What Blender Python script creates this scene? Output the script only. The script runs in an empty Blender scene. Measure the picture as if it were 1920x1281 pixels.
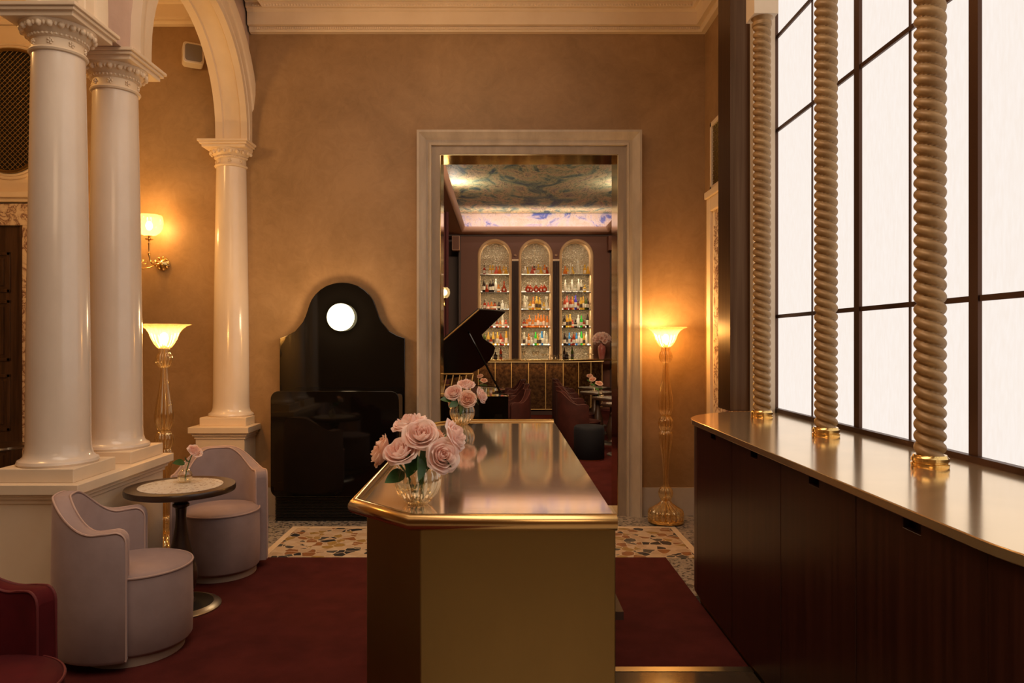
import bpy, bmesh, math, random
from mathutils import Vector, Matrix, noise
random.seed(7)
PI = math.pi
SC = bpy.context.scene
COL = SC.collection

# ------------------------------------------------------------------ camera
CAMZ = 1.6
FPX = 1333.0
cam = bpy.data.cameras.new('camera')
cam.lens = 36 * FPX / 1920
cam.sensor_width = 36
cam.shift_x = 19 / 1920
cam.clip_start = .05
camo = bpy.data.objects.new('camera', cam)
COL.objects.link(camo)
camo.location = (0, 0, CAMZ)
camo.rotation_euler = (PI / 2, 0, 0)
SC.camera = camo

# ------------------------------------------------------------------ world, exposure
w = bpy.data.worlds.new('world')
SC.world = w
w.use_nodes = True
w.node_tree.nodes['Background'].inputs[0].default_value = (1.0, .8, .6, 1)
w.node_tree.nodes['Background'].inputs[1].default_value = .12
SC.view_settings.view_transform = 'Standard'
SC.view_settings.look = 'None'
SC.view_settings.gamma = 1
SC.view_settings.exposure = 0.0
SC.view_settings.use_curve_mapping = False
try:
    SC.cycles.max_bounces = 10
    SC.cycles.transparent_max_bounces = 16
    SC.cycles.sample_clamp_indirect = 4
    SC.cycles.caustics_reflective = False
    SC.cycles.caustics_refractive = False
    SC.cycles.use_denoising = True
except Exception:
    pass


def lamp(name, kind, loc, energy, col, size=.1, rot=(0, 0, 0), size_y=None, spot=None):
    l = bpy.data.lights.new(name, kind)
    l.energy = energy
    l.color = col
    if kind == 'AREA':
        l.size = size
        if size_y:
            l.shape = 'RECTANGLE'
            l.size_y = size_y
    else:
        l.shadow_soft_size = size
    if kind == 'SPOT':
        l.spot_size = spot or 1.2
        l.spot_blend = .6
    o = bpy.data.objects.new(name, l)
    o.location = loc
    o.rotation_euler = rot
    COL.objects.link(o)
    return o


def aimed(name, loc, to, energy, col, size, size_y):
    d = Vector(to) - Vector(loc)
    o = lamp(name, 'AREA', loc, energy, col, size, (0, 0, 0), size_y)
    o.rotation_euler = d.to_track_quat('-Z', 'Y').to_euler()
    return o


WARM = (1.0, .55, .18)
WARM2 = (1.0, .68, .38)
# daylight through the glass roof of the hall, and an added fill behind the camera
lamp('skylight', 'AREA', (-.7, 1.6, 5.03), 88, (1.0, .82, .64), 2.4, (0, 0, 0), 4.0)
lamp('hall_fill', 'AREA', (-.4, -1.6, 3.6), 18, (1.0, .66, .38), 1.6, (math.radians(48), 0, 0), 1.2)
lamp('aisle_fill', 'POINT', (-3.9, 4.2, 3.9), 55, WARM, .25)  # added fill without a fixture, out of view inside the aisle
lamp('cornice_fill', 'POINT', (-.4, 4.9, 4.3), 15, WARM, .3)  # added unseen fill that brightens the cornice and upper wall
# bar room
lamp('bar_cove_back', 'AREA', (.76, 15.9, 4.235), 9, (1.0, .84, .80), 3.2, (math.radians(150), 0, 0), .05)
lamp('bar_wall_fill', 'AREA', (.8, 7.7, 4.06), 150, (1.0, .66, .40), 2.6, (math.radians(68), 0, 0), .35)  # added fill hidden above the lintel, aimed at the back bar wall
lamp('bar_ceiling_fill', 'AREA', (.8, 7.5, 3.95), 60, (1.0, .80, .58), 2.6, (math.radians(112), 0, 0), .3)  # added hidden fill that brightens the painted ceiling


# ------------------------------------------------------------------ materials
def newmat(name):
    m = bpy.data.materials.new(name)
    m.use_nodes = True
    nt = m.node_tree
    return m, nt, nt.nodes['Principled BSDF'], nt.nodes['Material Output']


def node(nt, t, **kw):
    n = nt.nodes.new(t)
    for k, v in kw.items():
        if k in n.inputs:
            n.inputs[k].default_value = v
        else:
            setattr(n, k, v)
    return n


def ramp(nt, stops, interp='LINEAR'):
    r = nt.nodes.new('ShaderNodeValToRGB')
    r.color_ramp.interpolation = interp
    e = r.color_ramp.elements
    while len(e) < len(stops):
        e.new(.5)
    for i, (p, c) in enumerate(stops):
        e[i].position = p
        e[i].color = tuple(c) + (1,) if len(c) == 3 else c
    return r


def coords(nt, scale=(1, 1, 1), rot=(0, 0, 0), kind='Object'):
    tc = nt.nodes.new('ShaderNodeTexCoord')
    mp = nt.nodes.new('ShaderNodeMapping')
    mp.inputs['Scale'].default_value = scale
    mp.inputs['Rotation'].default_value = rot
    nt.links.new(tc.outputs[kind], mp.inputs[0])
    return mp.outputs[0]


def simple(name, col, rough=.5, metal=0, col2=None, scale=6, stretch=(1, 1, 1), bump=0, bscale=40,
           sheen=0, coat=0, trans=0, emis=None, estr=0, lo=.35, hi=.65, spec=None, detail=6):
    m, nt, b, out = newmat(name)
    b.inputs['Base Color'].default_value = tuple(col) + (1,)
    b.inputs['Roughness'].default_value = rough
    b.inputs['Metallic'].default_value = metal
    if sheen:
        b.inputs['Sheen Weight'].default_value = sheen
        b.inputs['Sheen Roughness'].default_value = .45
        b.inputs['Sheen Tint'].default_value = tuple(min(1, c * 1.6 + .1) for c in col) + (1,)
    if coat:
        b.inputs['Coat Weight'].default_value = coat
        b.inputs['Coat Roughness'].default_value = .08
    if spec is not None:
        b.inputs['Specular IOR Level'].default_value = spec
    if trans:
        b.inputs['Transmission Weight'].default_value = trans
    if emis:
        b.inputs['Emission Color'].default_value = tuple(emis) + (1,)
        b.inputs['Emission Strength'].default_value = estr
    v = None
    if col2 or bump:
        v = coords(nt, stretch)
    if col2:
        n = node(nt, 'ShaderNodeTexNoise', Scale=scale, Detail=detail, Roughness=.6)
        nt.links.new(v, n.inputs['Vector'])
        r = ramp(nt, [(lo, col), (hi, col2)])
        nt.links.new(n.outputs['Fac'], r.inputs[0])
        nt.links.new(r.outputs[0], b.inputs['Base Color'])
    if bump:
        n = node(nt, 'ShaderNodeTexNoise', Scale=bscale, Detail=4)
        nt.links.new(v, n.inputs['Vector'])
        bp = node(nt, 'ShaderNodeBump', Strength=bump, Distance=.01)
        nt.links.new(n.outputs['Fac'], bp.inputs['Height'])
        nt.links.new(bp.outputs[0], b.inputs['Normal'])
    return m


def thin_glass(name, tint, gloss=(1, 1, 1), rough=.03, fac=.16, diffuse=0, dcol=(1, 1, 1), edge=.55):
    """thin blown glass: mostly see-through, reflective towards its edges, optionally milky"""
    m, nt, b, out = newmat(name)
    nt.nodes.remove(b)
    tr = node(nt, 'ShaderNodeBsdfTransparent')
    tr.inputs[0].default_value = tuple(tint) + (1,)
    gl = node(nt, 'ShaderNodeBsdfGlossy', Roughness=rough)
    gl.inputs[0].default_value = tuple(gloss) + (1,)
    lw = node(nt, 'ShaderNodeLayerWeight', Blend=edge)
    mr = node(nt, 'ShaderNodeMapRange')
    mr.inputs['To Min'].default_value = fac
    mr.inputs['To Max'].default_value = .85
    nt.links.new(lw.outputs['Facing'], mr.inputs[0])
    mx = node(nt, 'ShaderNodeMixShader')
    nt.links.new(mr.outputs[0], mx.inputs[0])
    nt.links.new(tr.outputs[0], mx.inputs[1])
    nt.links.new(gl.outputs[0], mx.inputs[2])
    last = mx
    if diffuse:
        tl = node(nt, 'ShaderNodeBsdfTranslucent')
        tl.inputs[0].default_value = tuple(dcol) + (1,)
        df = node(nt, 'ShaderNodeBsdfDiffuse')
        df.inputs[0].default_value = tuple(dcol) + (1,)
        m1 = node(nt, 'ShaderNodeMixShader')
        m1.inputs[0].default_value = .4
        nt.links.new(tl.outputs[0], m1.inputs[1])
        nt.links.new(df.outputs[0], m1.inputs[2])
        m2 = node(nt, 'ShaderNodeMixShader')
        m2.inputs[0].default_value = diffuse
        nt.links.new(last.outputs[0], m2.inputs[1])
        nt.links.new(m1.outputs[0], m2.inputs[2])
        last = m2
    nt.links.new(last.outputs[0], out.inputs[0])
    return m


def emitter(name, col, strength):
    m, nt, b, out = newmat(name)
    nt.nodes.remove(b)
    e = node(nt, 'ShaderNodeEmission', Strength=strength)
    e.inputs[0].default_value = tuple(col) + (1,)
    nt.links.new(e.outputs[0], out.inputs[0])
    return m


M = {}
# mottled Venetian plaster: large clouds plus trowel strokes
def plaster(name, a, b_, c):
    m, nt, b, out = newmat(name)
    v = coords(nt)
    n1 = node(nt, 'ShaderNodeTexNoise', Scale=1.1, Detail=8, Roughness=.62, Distortion=.8)
    n2 = node(nt, 'ShaderNodeTexNoise', Scale=7, Detail=6, Roughness=.7, Distortion=1.5)
    nt.links.new(v, n1.inputs['Vector']); nt.links.new(v, n2.inputs['Vector'])
    mxx = node(nt, 'ShaderNodeMath', operation='MULTIPLY_ADD')
    mxx.inputs[1].default_value = .35
    nt.links.new(n2.outputs['Fac'], mxx.inputs[0])
    sb = node(nt, 'ShaderNodeMath', operation='MULTIPLY')
    sb.inputs[1].default_value = .65
    nt.links.new(n1.outputs['Fac'], sb.inputs[0])
    nt.links.new(sb.outputs[0], mxx.inputs[2])
    r = ramp(nt, [(.36, a), (.5, b_), (.64, c)])
    nt.links.new(mxx.outputs[0], r.inputs[0])
    nt.links.new(r.outputs[0], b.inputs['Base Color'])
    b.inputs['Roughness'].default_value = .48
    bp = node(nt, 'ShaderNodeBump', Strength=.08, Distance=.02)
    nt.links.new(n2.outputs['Fac'], bp.inputs['Height'])
    nt.links.new(bp.outputs[0], b.inputs['Normal'])
    return m


M['plaster'] = plaster('taupe_plaster', (.26, .148, .060), (.325, .190, .084), (.39, .235, .112))
M['pink_plaster'] = plaster('pink_plaster', (.50, .34, .27), (.56, .39, .31), (.62, .44, .36))
M['cream'] = simple('cream_stucco', (.76, .60, .42), .5, col2=(.82, .66, .48), scale=3)
M['column'] = simple('polished_stucco', (.72, .59, .47), .22, col2=(.82, .69, .56), scale=2.4, coat=.35, stretch=(1, 1, .5))
M['stone'] = simple('grey_stone', (.44, .36, .28), .45, col2=(.56, .47, .37), scale=8, stretch=(1, 1, .3), bump=.05, bscale=60)
M['stone_flat'] = simple('brown_grey_stone', (.30, .235, .18), .45, col2=(.38, .30, .23), scale=9, stretch=(1, 1, .3))
M['skirt'] = simple('skirting_marble', (.47, .39, .32), .35, col2=(.54, .46, .38), scale=4)
M['carpet'] = simple('red_carpet', (.072, .0115, .0095), .95, col2=(.10, .017, .014), scale=5, bump=.5, bscale=260, spec=.15)
M['black_gloss'] = simple('black_lacquer', (.004, .0035, .003), .045)
M['black_matt'] = simple('black_metal', (.010, .009, .008), .4)
M['dark_wood'] = simple('rosewood', (.020, .006, .004), .3, col2=(.042, .013, .008), scale=4, stretch=(7, 7, .25), spec=.35)
M['post_wood'] = simple('dark_post', (.085, .042, .022), .34, 1, col2=(.12, .065, .034), scale=4, stretch=(9, 9, .2))
M['table_wood'] = simple('walnut', (.032, .016, .010), .3, col2=(.05, .026, .015), scale=12, coat=.2)
M['door_wood'] = simple('old_walnut_door', (.035, .016, .008), .32, col2=(.085, .042, .022), scale=5, stretch=(6, 6, .4))
M['lilac'] = simple('lilac_velvet', (.30, .215, .205), .8, col2=(.36, .262, .25), scale=5, sheen=.5)
M['lilac_pipe'] = simple('pale_pink_piping', (.52, .36, .31), .7, sheen=.3)
M['red_velvet'] = simple('red_velvet', (.060, .0035, .005), .85, col2=(.085, .005, .007), scale=6, sheen=.06, spec=.2)
M['red_pipe'] = simple('red_piping', (.11, .008, .009), .7, sheen=.3)
M['wine_velvet'] = simple('wine_velvet', (.034, .008, .0055), .75, col2=(.058, .013, .009), scale=6, sheen=.1, spec=.2)
M['wine_pipe'] = simple('wine_piping', (.10, .026, .016), .6, sheen=.2)
M['navy_velvet'] = simple('navy_velvet', (.007, .008, .013), .85, sheen=.15)
M['chair_plinth'] = simple('pale_plinth', (.40, .31, .25), .45)
M['brass_dark'] = simple('aged_brass', (.30, .20, .075), .35, 1)
M['gold'] = simple('polished_gold', (.85, .58, .22), .18, 1)
M['grey_metal'] = simple('brushed_steel', (.42, .38, .32), .33, 1)
M['bronze'] = simple('bronze_rope', (.28, .155, .058), .45, .25, col2=(.40, .24, .10), scale=9, bump=.06, bscale=50)
M['frame_bar'] = simple('bronze_window_bar', (.095, .050, .034), .42, .9)
M['white_plastic'] = simple('cream_plastic', (.72, .62, .50), .4)
M['mesh_grey'] = simple('speaker_mesh', (.22, .19, .17), .6)
M['leaf'] = simple('rose_leaf', (.022, .070, .014), .45, col2=(.04, .12, .022), scale=20)
M['stem'] = simple('rose_stem', (.06, .16, .03), .45)
M['burgundy_wall'] = simple('brown_lacquer_wall', (.185, .055, .022), .5)
M['piano_lid'] = simple('piano_lid_black', (.008, .006, .004), .4)
M['burgundy_dark'] = simple('dark_brown_panel', (.055, .022, .014), .5)
M['cove'] = simple('peach_cove', (.62, .36, .24), .5)
M['niche_frame'] = simple('peach_niche_frame', (.92, .62, .34), .35)
M['brown_stone'] = simple('brown_onyx', (.040, .018, .008), .22, col2=(.15, .075, .028), scale=14, lo=.4, hi=.72)
M['curtain'] = simple('wine_curtain', (.10, .022, .025), .8, sheen=.3)
M['bulb'] = emitter('warm_bulb', (1.0, .80, .45), 9)
M['bulb_soft'] = emitter('globe_glow', (1.0, .82, .45), 4.2)
M['led'] = emitter('shelf_led', (1.0, .84, .60), 2.6)
M['led_low'] = emitter('bar_led', (1.0, .52, .16), .8)
M['satin_gold'] = simple('satin_gold', (.72, .48, .18), .42, .5)
M['gold_glass'] = thin_glass('golden_ribbed_glass', (.985, .91, .74), (1.0, .86, .58), .05, .14, .08, (.9, .68, .36), edge=.5)
M['lamp_bowl'] = thin_glass('lit_ribbed_bowl', (1.0, .84, .55), (1, .85, .6), .1, .12, .22, (1.0, .76, .42), edge=.4)
M['sconce_glass'] = thin_glass('sconce_glass', (1.0, .92, .75), (1, .9, .7), .06, .05, .24, (1.0, .86, .6), edge=.3)
M['vase_glass'] = thin_glass('clear_ribbed_glass', (.985, .97, .92), (1.0, .92, .8), .03, .05, edge=.4)
M['water'] = thin_glass('vase_water', (.93, .90, .74), (1, 1, 1), .02, .06, edge=.3)
M['clear_glass'] = thin_glass('clear_glass', (.97, .96, .92), (1, .95, .85), .03, .12)
M['shelf_glass'] = simple('shelf_glass', (.10, .07, .04), .12, 0)


def brass(name, col, rough, stretch):
    m, nt, b, out = newmat(name)
    v = coords(nt, stretch)
    n = node(nt, 'ShaderNodeTexNoise', Scale=3, Detail=5)
    n2 = node(nt, 'ShaderNodeTexNoise', Scale=1.3, Detail=5, Distortion=.4)
    nt.links.new(v, n.inputs['Vector'])
    nt.links.new(coords(nt), n2.inputs['Vector'])
    r = ramp(nt, [(.3, tuple(c * .82 for c in col)), (.7, col)])
    nt.links.new(n2.outputs['Fac'], r.inputs[0])
    nt.links.new(r.outputs[0], b.inputs['Base Color'])
    b.inputs['Metallic'].default_value = .86 if 'top' in name else 1
    mr = node(nt, 'ShaderNodeMapRange')
    mr.inputs['To Min'].default_value = rough * .8
    mr.inputs['To Max'].default_value = rough * 1.25
    nt.links.new(n.outputs['Fac'], mr.inputs[0])
    nt.links.new(mr.outputs[0], b.inputs['Roughness'])
    bp = node(nt, 'ShaderNodeBump', Strength=.004, Distance=.01)
    nt.links.new(n.outputs['Fac'], bp.inputs['Height'])
    nt.links.new(bp.outputs[0], b.inputs['Normal'])
    return m


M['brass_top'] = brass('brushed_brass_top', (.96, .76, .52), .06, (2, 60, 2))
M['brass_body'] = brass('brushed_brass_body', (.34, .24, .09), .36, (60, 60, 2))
M['brass_rail'] = brass('brushed_brass_rail', (.72, .50, .22), .22, (3, 60, 3))
M['brass_cabinet_top'] = brass('brushed_brass_cabinet_top', (1.0, .75, .43), .14, (2, 60, 2))
M['brass_jamb'] = brass('brass_jamb', (.72, .56, .30), .10, (2, 2, 60))


def marble():
    m, nt, b, out = newmat('veined_marble')
    v = coords(nt)
    n = node(nt, 'ShaderNodeTexNoise', Scale=5, Detail=8, Roughness=.65, Distortion=1.8)
    nt.links.new(v, n.inputs['Vector'])
    r = ramp(nt, [(.40, (.74, .58, .40)), (.47, (.60, .42, .28)), (.50, (.16, .06, .05)), (.54, (.62, .45, .30)), (.62, (.76, .60, .42))])
    nt.links.new(n.outputs['Fac'], r.inputs[0])
    nt.links.new(r.outputs[0], b.inputs['Base Color'])
    b.inputs['Roughness'].default_value = .25
    return m


M['marble'] = marble()


def terrazzo(name, scale, chips, ground, edge, rough=.3):
    m, nt, b, out = newmat(name)
    v = coords(nt)
    nz = node(nt, 'ShaderNodeTexNoise', Scale=scale * .8, Detail=2)
    nt.links.new(v, nz.inputs['Vector'])
    va = node(nt, 'ShaderNodeVectorMath', operation='MULTIPLY_ADD')
    nt.links.new(nz.outputs['Color'], va.inputs[0])
    va.inputs[1].default_value = (.6 / scale,) * 3
    nt.links.new(v, va.inputs[2])
    vo = node(nt, 'ShaderNodeTexVoronoi', Scale=scale)
    ve = node(nt, 'ShaderNodeTexVoronoi', Scale=scale, feature='DISTANCE_TO_EDGE')
    nt.links.new(va.outputs[0], vo.inputs['Vector'])
    nt.links.new(va.outputs[0], ve.inputs['Vector'])
    sp = node(nt, 'ShaderNodeSeparateColor')
    nt.links.new(vo.outputs['Color'], sp.inputs[0])
    k = len(chips)
    r = ramp(nt, [(i / k, c) for i, c in enumerate(chips)], 'CONSTANT')
    nt.links.new(sp.outputs[0], r.inputs[0])
    lt = node(nt, 'ShaderNodeMath', operation='LESS_THAN')
    lt.inputs[1].default_value = edge
    nt.links.new(ve.outputs['Distance'], lt.inputs[0])
    mx = node(nt, 'ShaderNodeMix', data_type='RGBA')
    nt.links.new(lt.outputs[0], mx.inputs['Factor'])
    nt.links.new(r.outputs[0], mx.inputs['A'])
    mx.inputs['B'].default_value = tuple(ground) + (1,)
    nt.links.new(mx.outputs['Result'], b.inputs['Base Color'])
    b.inputs['Roughness'].default_value = rough
    return m


M['terrazzo_big'] = terrazzo('large_chip_terrazzo', 13, [(.66, .50, .34), (.045, .045, .05), (.58, .42, .28), (.34, .15, .06),
                             (.70, .56, .42), (.10, .095, .09), (.42, .27, .09), (.62, .46, .32)], (.66, .52, .38), .05)
M['terrazzo_fine'] = terrazzo('fine_terrazzo', 46, [(.36, .31, .26), (.42, .36, .30), (.05, .045, .045), (.40, .35, .30),
                              (.30, .26, .22), (.10, .09, .08), (.44, .38, .31)], (.38, .33, .28), .04)
M['table_terrazzo'] = terrazzo('white_terrazzo', 60, [(.78, .74, .66), (.80, .76, .68), (.60, .50, .40), (.78, .74, .66), (.50, .42, .36), (.8, .76, .7)],
                               (.80, .76, .68), .10, .12)
M['dark_floor'] = simple('polished_dark_step', (.05, .032, .02), .12, col2=(.08, .05, .03), scale=5)


def window_light():
    m, nt, b, out = newmat('backlit_frosted_glass')
    nt.nodes.remove(b)
    v = coords(nt, (1, 1, .22))
    n = node(nt, 'ShaderNodeTexNoise', Scale=70, Detail=3)
    nt.links.new(v, n.inputs['Vector'])
    r = ramp(nt, [(.3, (.97, .855, .765)), (.7, (1.0, .90, .825))])
    nt.links.new(n.outputs['Fac'], r.inputs[0])
    e = node(nt, 'ShaderNodeEmission', Strength=1.0)
    nt.links.new(r.outputs[0], e.inputs[0])
    nt.links.new(e.outputs[0], out.inputs[0])
    return m


M['window'] = window_light()


def mural(name, estr=0, pale=False):
    m, nt, b, out = newmat(name)
    v = coords(nt, (1.1, .55, 1.1))
    n1 = node(nt, 'ShaderNodeTexNoise', Scale=1.5, Detail=6, Roughness=.6, Distortion=2.2)
    n2 = node(nt, 'ShaderNodeTexNoise', Scale=2.6, Detail=4, Roughness=.55, Distortion=3.0)
    nt.links.new(v, n1.inputs['Vector'])
    nt.links.new(v, n2.inputs['Vector'])
    if pale:
        r = ramp(nt, [(.36, (.22, .26, .72)), (.42, (.70, .62, .84)), (.50, (.95, .80, .78)), (.64, (.90, .72, .62))])
    else:
        r = ramp(nt, [(.30, (.06, .08, .16)), (.40, (.22, .30, .22)), (.46, (.58, .54, .28)), (.56, (.86, .64, .32)), (.68, (.42, .28, .22))])
    nt.links.new(n1.outputs['Fac'], r.inputs[0])
    # loose dark drawn lines
    r2 = ramp(nt, [(.475, (1, 1, 1)), (.49, (.12, .09, .06)), (.50, (.12, .09, .06)), (.515, (1, 1, 1))])
    nt.links.new(n2.outputs['Fac'], r2.inputs[0])
    mx = node(nt, 'ShaderNodeMix', data_type='RGBA', blend_type='MULTIPLY')
    mx.inputs['Factor'].default_value = .25 if pale else .75
    nt.links.new(r.outputs[0], mx.inputs['A'])
    nt.links.new(r2.outputs[0], mx.inputs['B'])
    nt.links.new(mx.outputs['Result'], b.inputs['Base Color'])
    b.inputs['Roughness'].default_value = .6
    return m


M['mural'] = mural('painted_ceiling')
M['mural_pale'] = mural('painted_ceiling_edge', pale=True)


def niche_glass():
    m, nt, b, out = newmat('hammered_mirror_glass')
    v = coords(nt)
    n = node(nt, 'ShaderNodeTexVoronoi', Scale=38)
    nt.links.new(v, n.inputs['Vector'])
    b.inputs['Base Color'].default_value = (.34, .30, .23, 1)
    b.inputs['Metallic'].default_value = .6
    b.inputs['Roughness'].default_value = .28
    bp = node(nt, 'ShaderNodeBump', Strength=.8, Distance=.03)
    nt.links.new(n.outputs['Distance'], bp.inputs['Height'])
    nt.links.new(bp.outputs[0], b.inputs['Normal'])
    return m


M['niche_back'] = niche_glass()


def petal(name, a, c):
    m, nt, b, out = newmat(name)
    b.inputs['Roughness'].default_value = .6
    n = node(nt, 'ShaderNodeTexNoise', Scale=22, Detail=3)
    nt.links.new(coords(nt), n.inputs['Vector'])
    r = ramp(nt, [(.35, a), (.65, c)])
    nt.links.new(n.outputs['Fac'], r.inputs[0])
    nt.links.new(r.outputs[0], b.inputs['Base Color'])
    b.inputs['Subsurface Weight'].default_value = .0
    tl = node(nt, 'ShaderNodeBsdfTranslucent')
    nt.links.new(r.outputs[0], tl.inputs[0])
    mx = node(nt, 'ShaderNodeMixShader')
    mx.inputs[0].default_value = .42
    nt.links.new(b.outputs[0], mx.inputs[1])
    nt.links.new(tl.outputs[0], mx.inputs[2])
    nt.links.new(mx.outputs[0], out.inputs[0])
    return m


M['petal'] = petal('pink_petal', (.99, .70, .61), (1.0, .84, .75))
M['petal_peach'] = petal('peach_petal', (.97, .62, .46), (.98, .74, .58))


def liquid(name, col, trans=.5):
    """bottle with its contents: coloured, lets some light through"""
    m, nt, b, out = newmat(name)
    b.inputs['Base Color'].default_value = tuple(col) + (1,)
    b.inputs['Roughness'].default_value = .08
    tl = node(nt, 'ShaderNodeBsdfTranslucent')
    tl.inputs[0].default_value = tuple(min(1, c * 1.25) for c in col) + (1,)
    tr = node(nt, 'ShaderNodeBsdfTransparent')
    tr.inputs[0].default_value = tuple(min(1, c * 1.1 + .1) for c in col) + (1,)
    m1 = node(nt, 'ShaderNodeMixShader'); m1.inputs[0].default_value = .5
    m2 = node(nt, 'ShaderNodeMixShader'); m2.inputs[0].default_value = trans
    nt.links.new(b.outputs[0], m1.inputs[1]); nt.links.new(tl.outputs[0], m1.inputs[2])
    nt.links.new(m1.outputs[0], m2.inputs[1]); nt.links.new(tr.outputs[0], m2.inputs[2])
    nt.links.new(m2.outputs[0], out.inputs[0])
    return m


BC = {'amber': liquid('amber_spirit', (.84, .40, .10)), 'red': liquid('red_spirit', (.50, .085, .03), .4), 'dark': liquid('dark_bottle', (.04, .02, .015), .15),
      'clear': liquid('clear_spirit', (.88, .84, .76), .6), 'yellow': liquid('yellow_spirit', (.90, .62, .14)), 'green': liquid('green_bottle', (.10, .70, .12), .4),
      'blue': liquid('blue_bottle', (.10, .42, .80), .4), 'white': liquid('frosted_bottle', (.92, .90, .84), .15), 'pink': liquid('pink_bottle', (.80, .25, .18), .4),
      'olive': liquid('olive_bottle', (.10, .14, .03), .2), 'violet': liquid('violet_bottle', (.14, .10, .55), .3)}
M['paper'] = simple('paper_label', (.80, .74, .64), .6)
M['dark_label'] = simple('dark_label', (.06, .04, .04), .6)
M['capm'] = simple('dark_cap', (.05, .03, .02), .4)


# ------------------------------------------------------------------ mesh helpers
class MB:
    def __init__(s):
        s.v = []; s.f = []; s.m = []

    def add(s, vs, fs, mi=0):
        o = len(s.v)
        s.v += [tuple(p) for p in vs]
        s.f += [tuple(i + o for i in f) for f in fs]
        s.m += [mi] * len(fs)
        return s

    def box(s, x0, x1, y0, y1, z0, z1, mi=0):
        vs = [(x, y, z) for z in (z0, z1) for y in (y0, y1) for x in (x0, x1)]
        return s.add(vs, [(0, 2, 3, 1), (4, 5, 7, 6), (0, 1, 5, 4), (2, 6, 7, 3), (0, 4, 6, 2), (1, 3, 7, 5)], mi)

    def lathe(s, prof, seg=32, c=(0, 0, 0), ribs=0, amp=0, ax=None, mi=0, rot=0, flat=None):
        """prof = [(r, z)...]; ribs: number of lobes, amp: relative depth"""
        vs = []; fs = []
        n = len(prof)
        for r, z in prof:
            for j in range(seg):
                a = 2 * PI * j / seg + rot
                rr = r * (1 + amp * (abs(math.cos(a * ribs / 2)) - .5)) if ribs else r
                x, y = rr * math.cos(a), rr * math.sin(a)
                if flat:
                    x *= flat[0]; y *= flat[1]
                p = Vector((x, y, z))
                if ax is not None:
                    p = ax @ p
                vs.append((p.x + c[0], p.y + c[1], p.z + c[2]))
        for i in range(n - 1):
            for j in range(seg):
                k = (j + 1) % seg
                fs.append((i * seg + j, i * seg + k, (i + 1) * seg + k, (i + 1) * seg + j))
        if prof[0][0] > 1e-5:
            fs.append(tuple(reversed(range(seg))))
        if prof[-1][0] > 1e-5:
            fs.append(tuple(range((n - 1) * seg, n * seg)))
        return s.add(vs, fs, mi)

    def lathe_open(s, prof, seg=32, c=(0, 0, 0), ribs=0, amp=0, mi=0):
        vs = []; fs = []
        n = len(prof)
        for r, z in prof:
            for j in range(seg):
                a = 2 * PI * j / seg
                rr = r * (1 + amp * (abs(math.cos(a * ribs / 2)) - .5)) if ribs else r
                vs.append((rr * math.cos(a) + c[0], rr * math.sin(a) + c[1], z + c[2]))
        for i in range(n - 1):
            for j in range(seg):
                k = (j + 1) % seg
                fs.append((i * seg + j, i * seg + k, (i + 1) * seg + k, (i + 1) * seg + j))
        return s.add(vs, fs, mi)

    def sphere(s, c, r, seg=10, rings=6, sc=(1, 1, 1), mi=0):
        vs = []; fs = []
        for i in range(1, rings):
            t = PI * i / rings
            for j in range(seg):
                a = 2 * PI * j / seg
                vs.append((c[0] + r * sc[0] * math.sin(t) * math.cos(a), c[1] + r * sc[1] * math.sin(t) * math.sin(a), c[2] + r * sc[2] * math.cos(t)))
        top = len(vs); vs.append((c[0], c[1], c[2] + r * sc[2]))
        bot = len(vs); vs.append((c[0], c[1], c[2] - r * sc[2]))
        for i in range(rings - 2):
            for j in range(seg):
                k = (j + 1) % seg
                fs.append((i * seg + j, (i + 1) * seg + j, (i + 1) * seg + k, i * seg + k))
        for j in range(seg):
            k = (j + 1) % seg
            fs.append((top, j, k)); fs.append((bot, (rings - 2) * seg + k, (rings - 2) * seg + j))
        return s.add(vs, fs, mi)

    def tube(s, pts, r, seg=8, closed=False, mi=0):
        pts = [Vector(p) for p in pts]
        n = len(pts)
        vs = []; fs = []
        up = None
        for i, p in enumerate(pts):
            a = pts[(i - 1) % n] if (closed or i > 0) else p
            b = pts[(i + 1) % n] if (closed or i < n - 1) else p
            t = (b - a)
            t = t.normalized() if t.length > 1e-9 else Vector((0, 0, 1))
            if up is None:
                up = Vector((0, 0, 1)) if abs(t.z) < .9 else Vector((1, 0, 0))
            sd = t.cross(up)
            if sd.length < 1e-6:
                sd = t.cross(Vector((1, 0, 0)))
            sd.normalize()
            up = sd.cross(t).normalized()
            rr = r[i] if isinstance(r, (list, tuple)) else r
            for j in range(seg):
                q = 2 * PI * j / seg
                vs.append(p + sd * (rr * math.cos(q)) + up * (rr * math.sin(q)))
        m = n if closed else n - 1
        for i in range(m):
            i2 = (i + 1) % n
            for j in range(seg):
                k = (j + 1) % seg
                fs.append((i * seg + j, i * seg + k, i2 * seg + k, i2 * seg + j))
        if not closed:
            fs.append(tuple(reversed(range(seg))))
            fs.append(tuple(range((n - 1) * seg, n * seg)))
        return s.add(vs, fs, mi)

    def prism(s, poly, h0, h1, axis='z', mi=0):
        """extrude a 2-D polygon: axis z -> (x,y), axis x -> (y,z), axis y -> (x,z)"""
        def P(a, b, h):
            return (a, b, h) if axis == 'z' else (h, a, b) if axis == 'x' else (a, h, b)
        n = len(poly)
        vs = [P(a, b, h0) for a, b in poly] + [P(a, b, h1) for a, b in poly]
        fs = [tuple(reversed(range(n))), tuple(range(n, 2 * n))]
        fs += [(i, (i + 1) % n, n + (i + 1) % n, n + i) for i in range(n)]
        return s.add(vs, fs, mi)

    def strip(s, A, B, closed=False, mi=0):
        """quads between two point rows of the same length"""
        n = len(A)
        fs = [(i, (i + 1) % n, n + (i + 1) % n, n + i) for i in range(n if closed else n - 1)]
        return s.add(list(A) + list(B), fs, mi)

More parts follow.
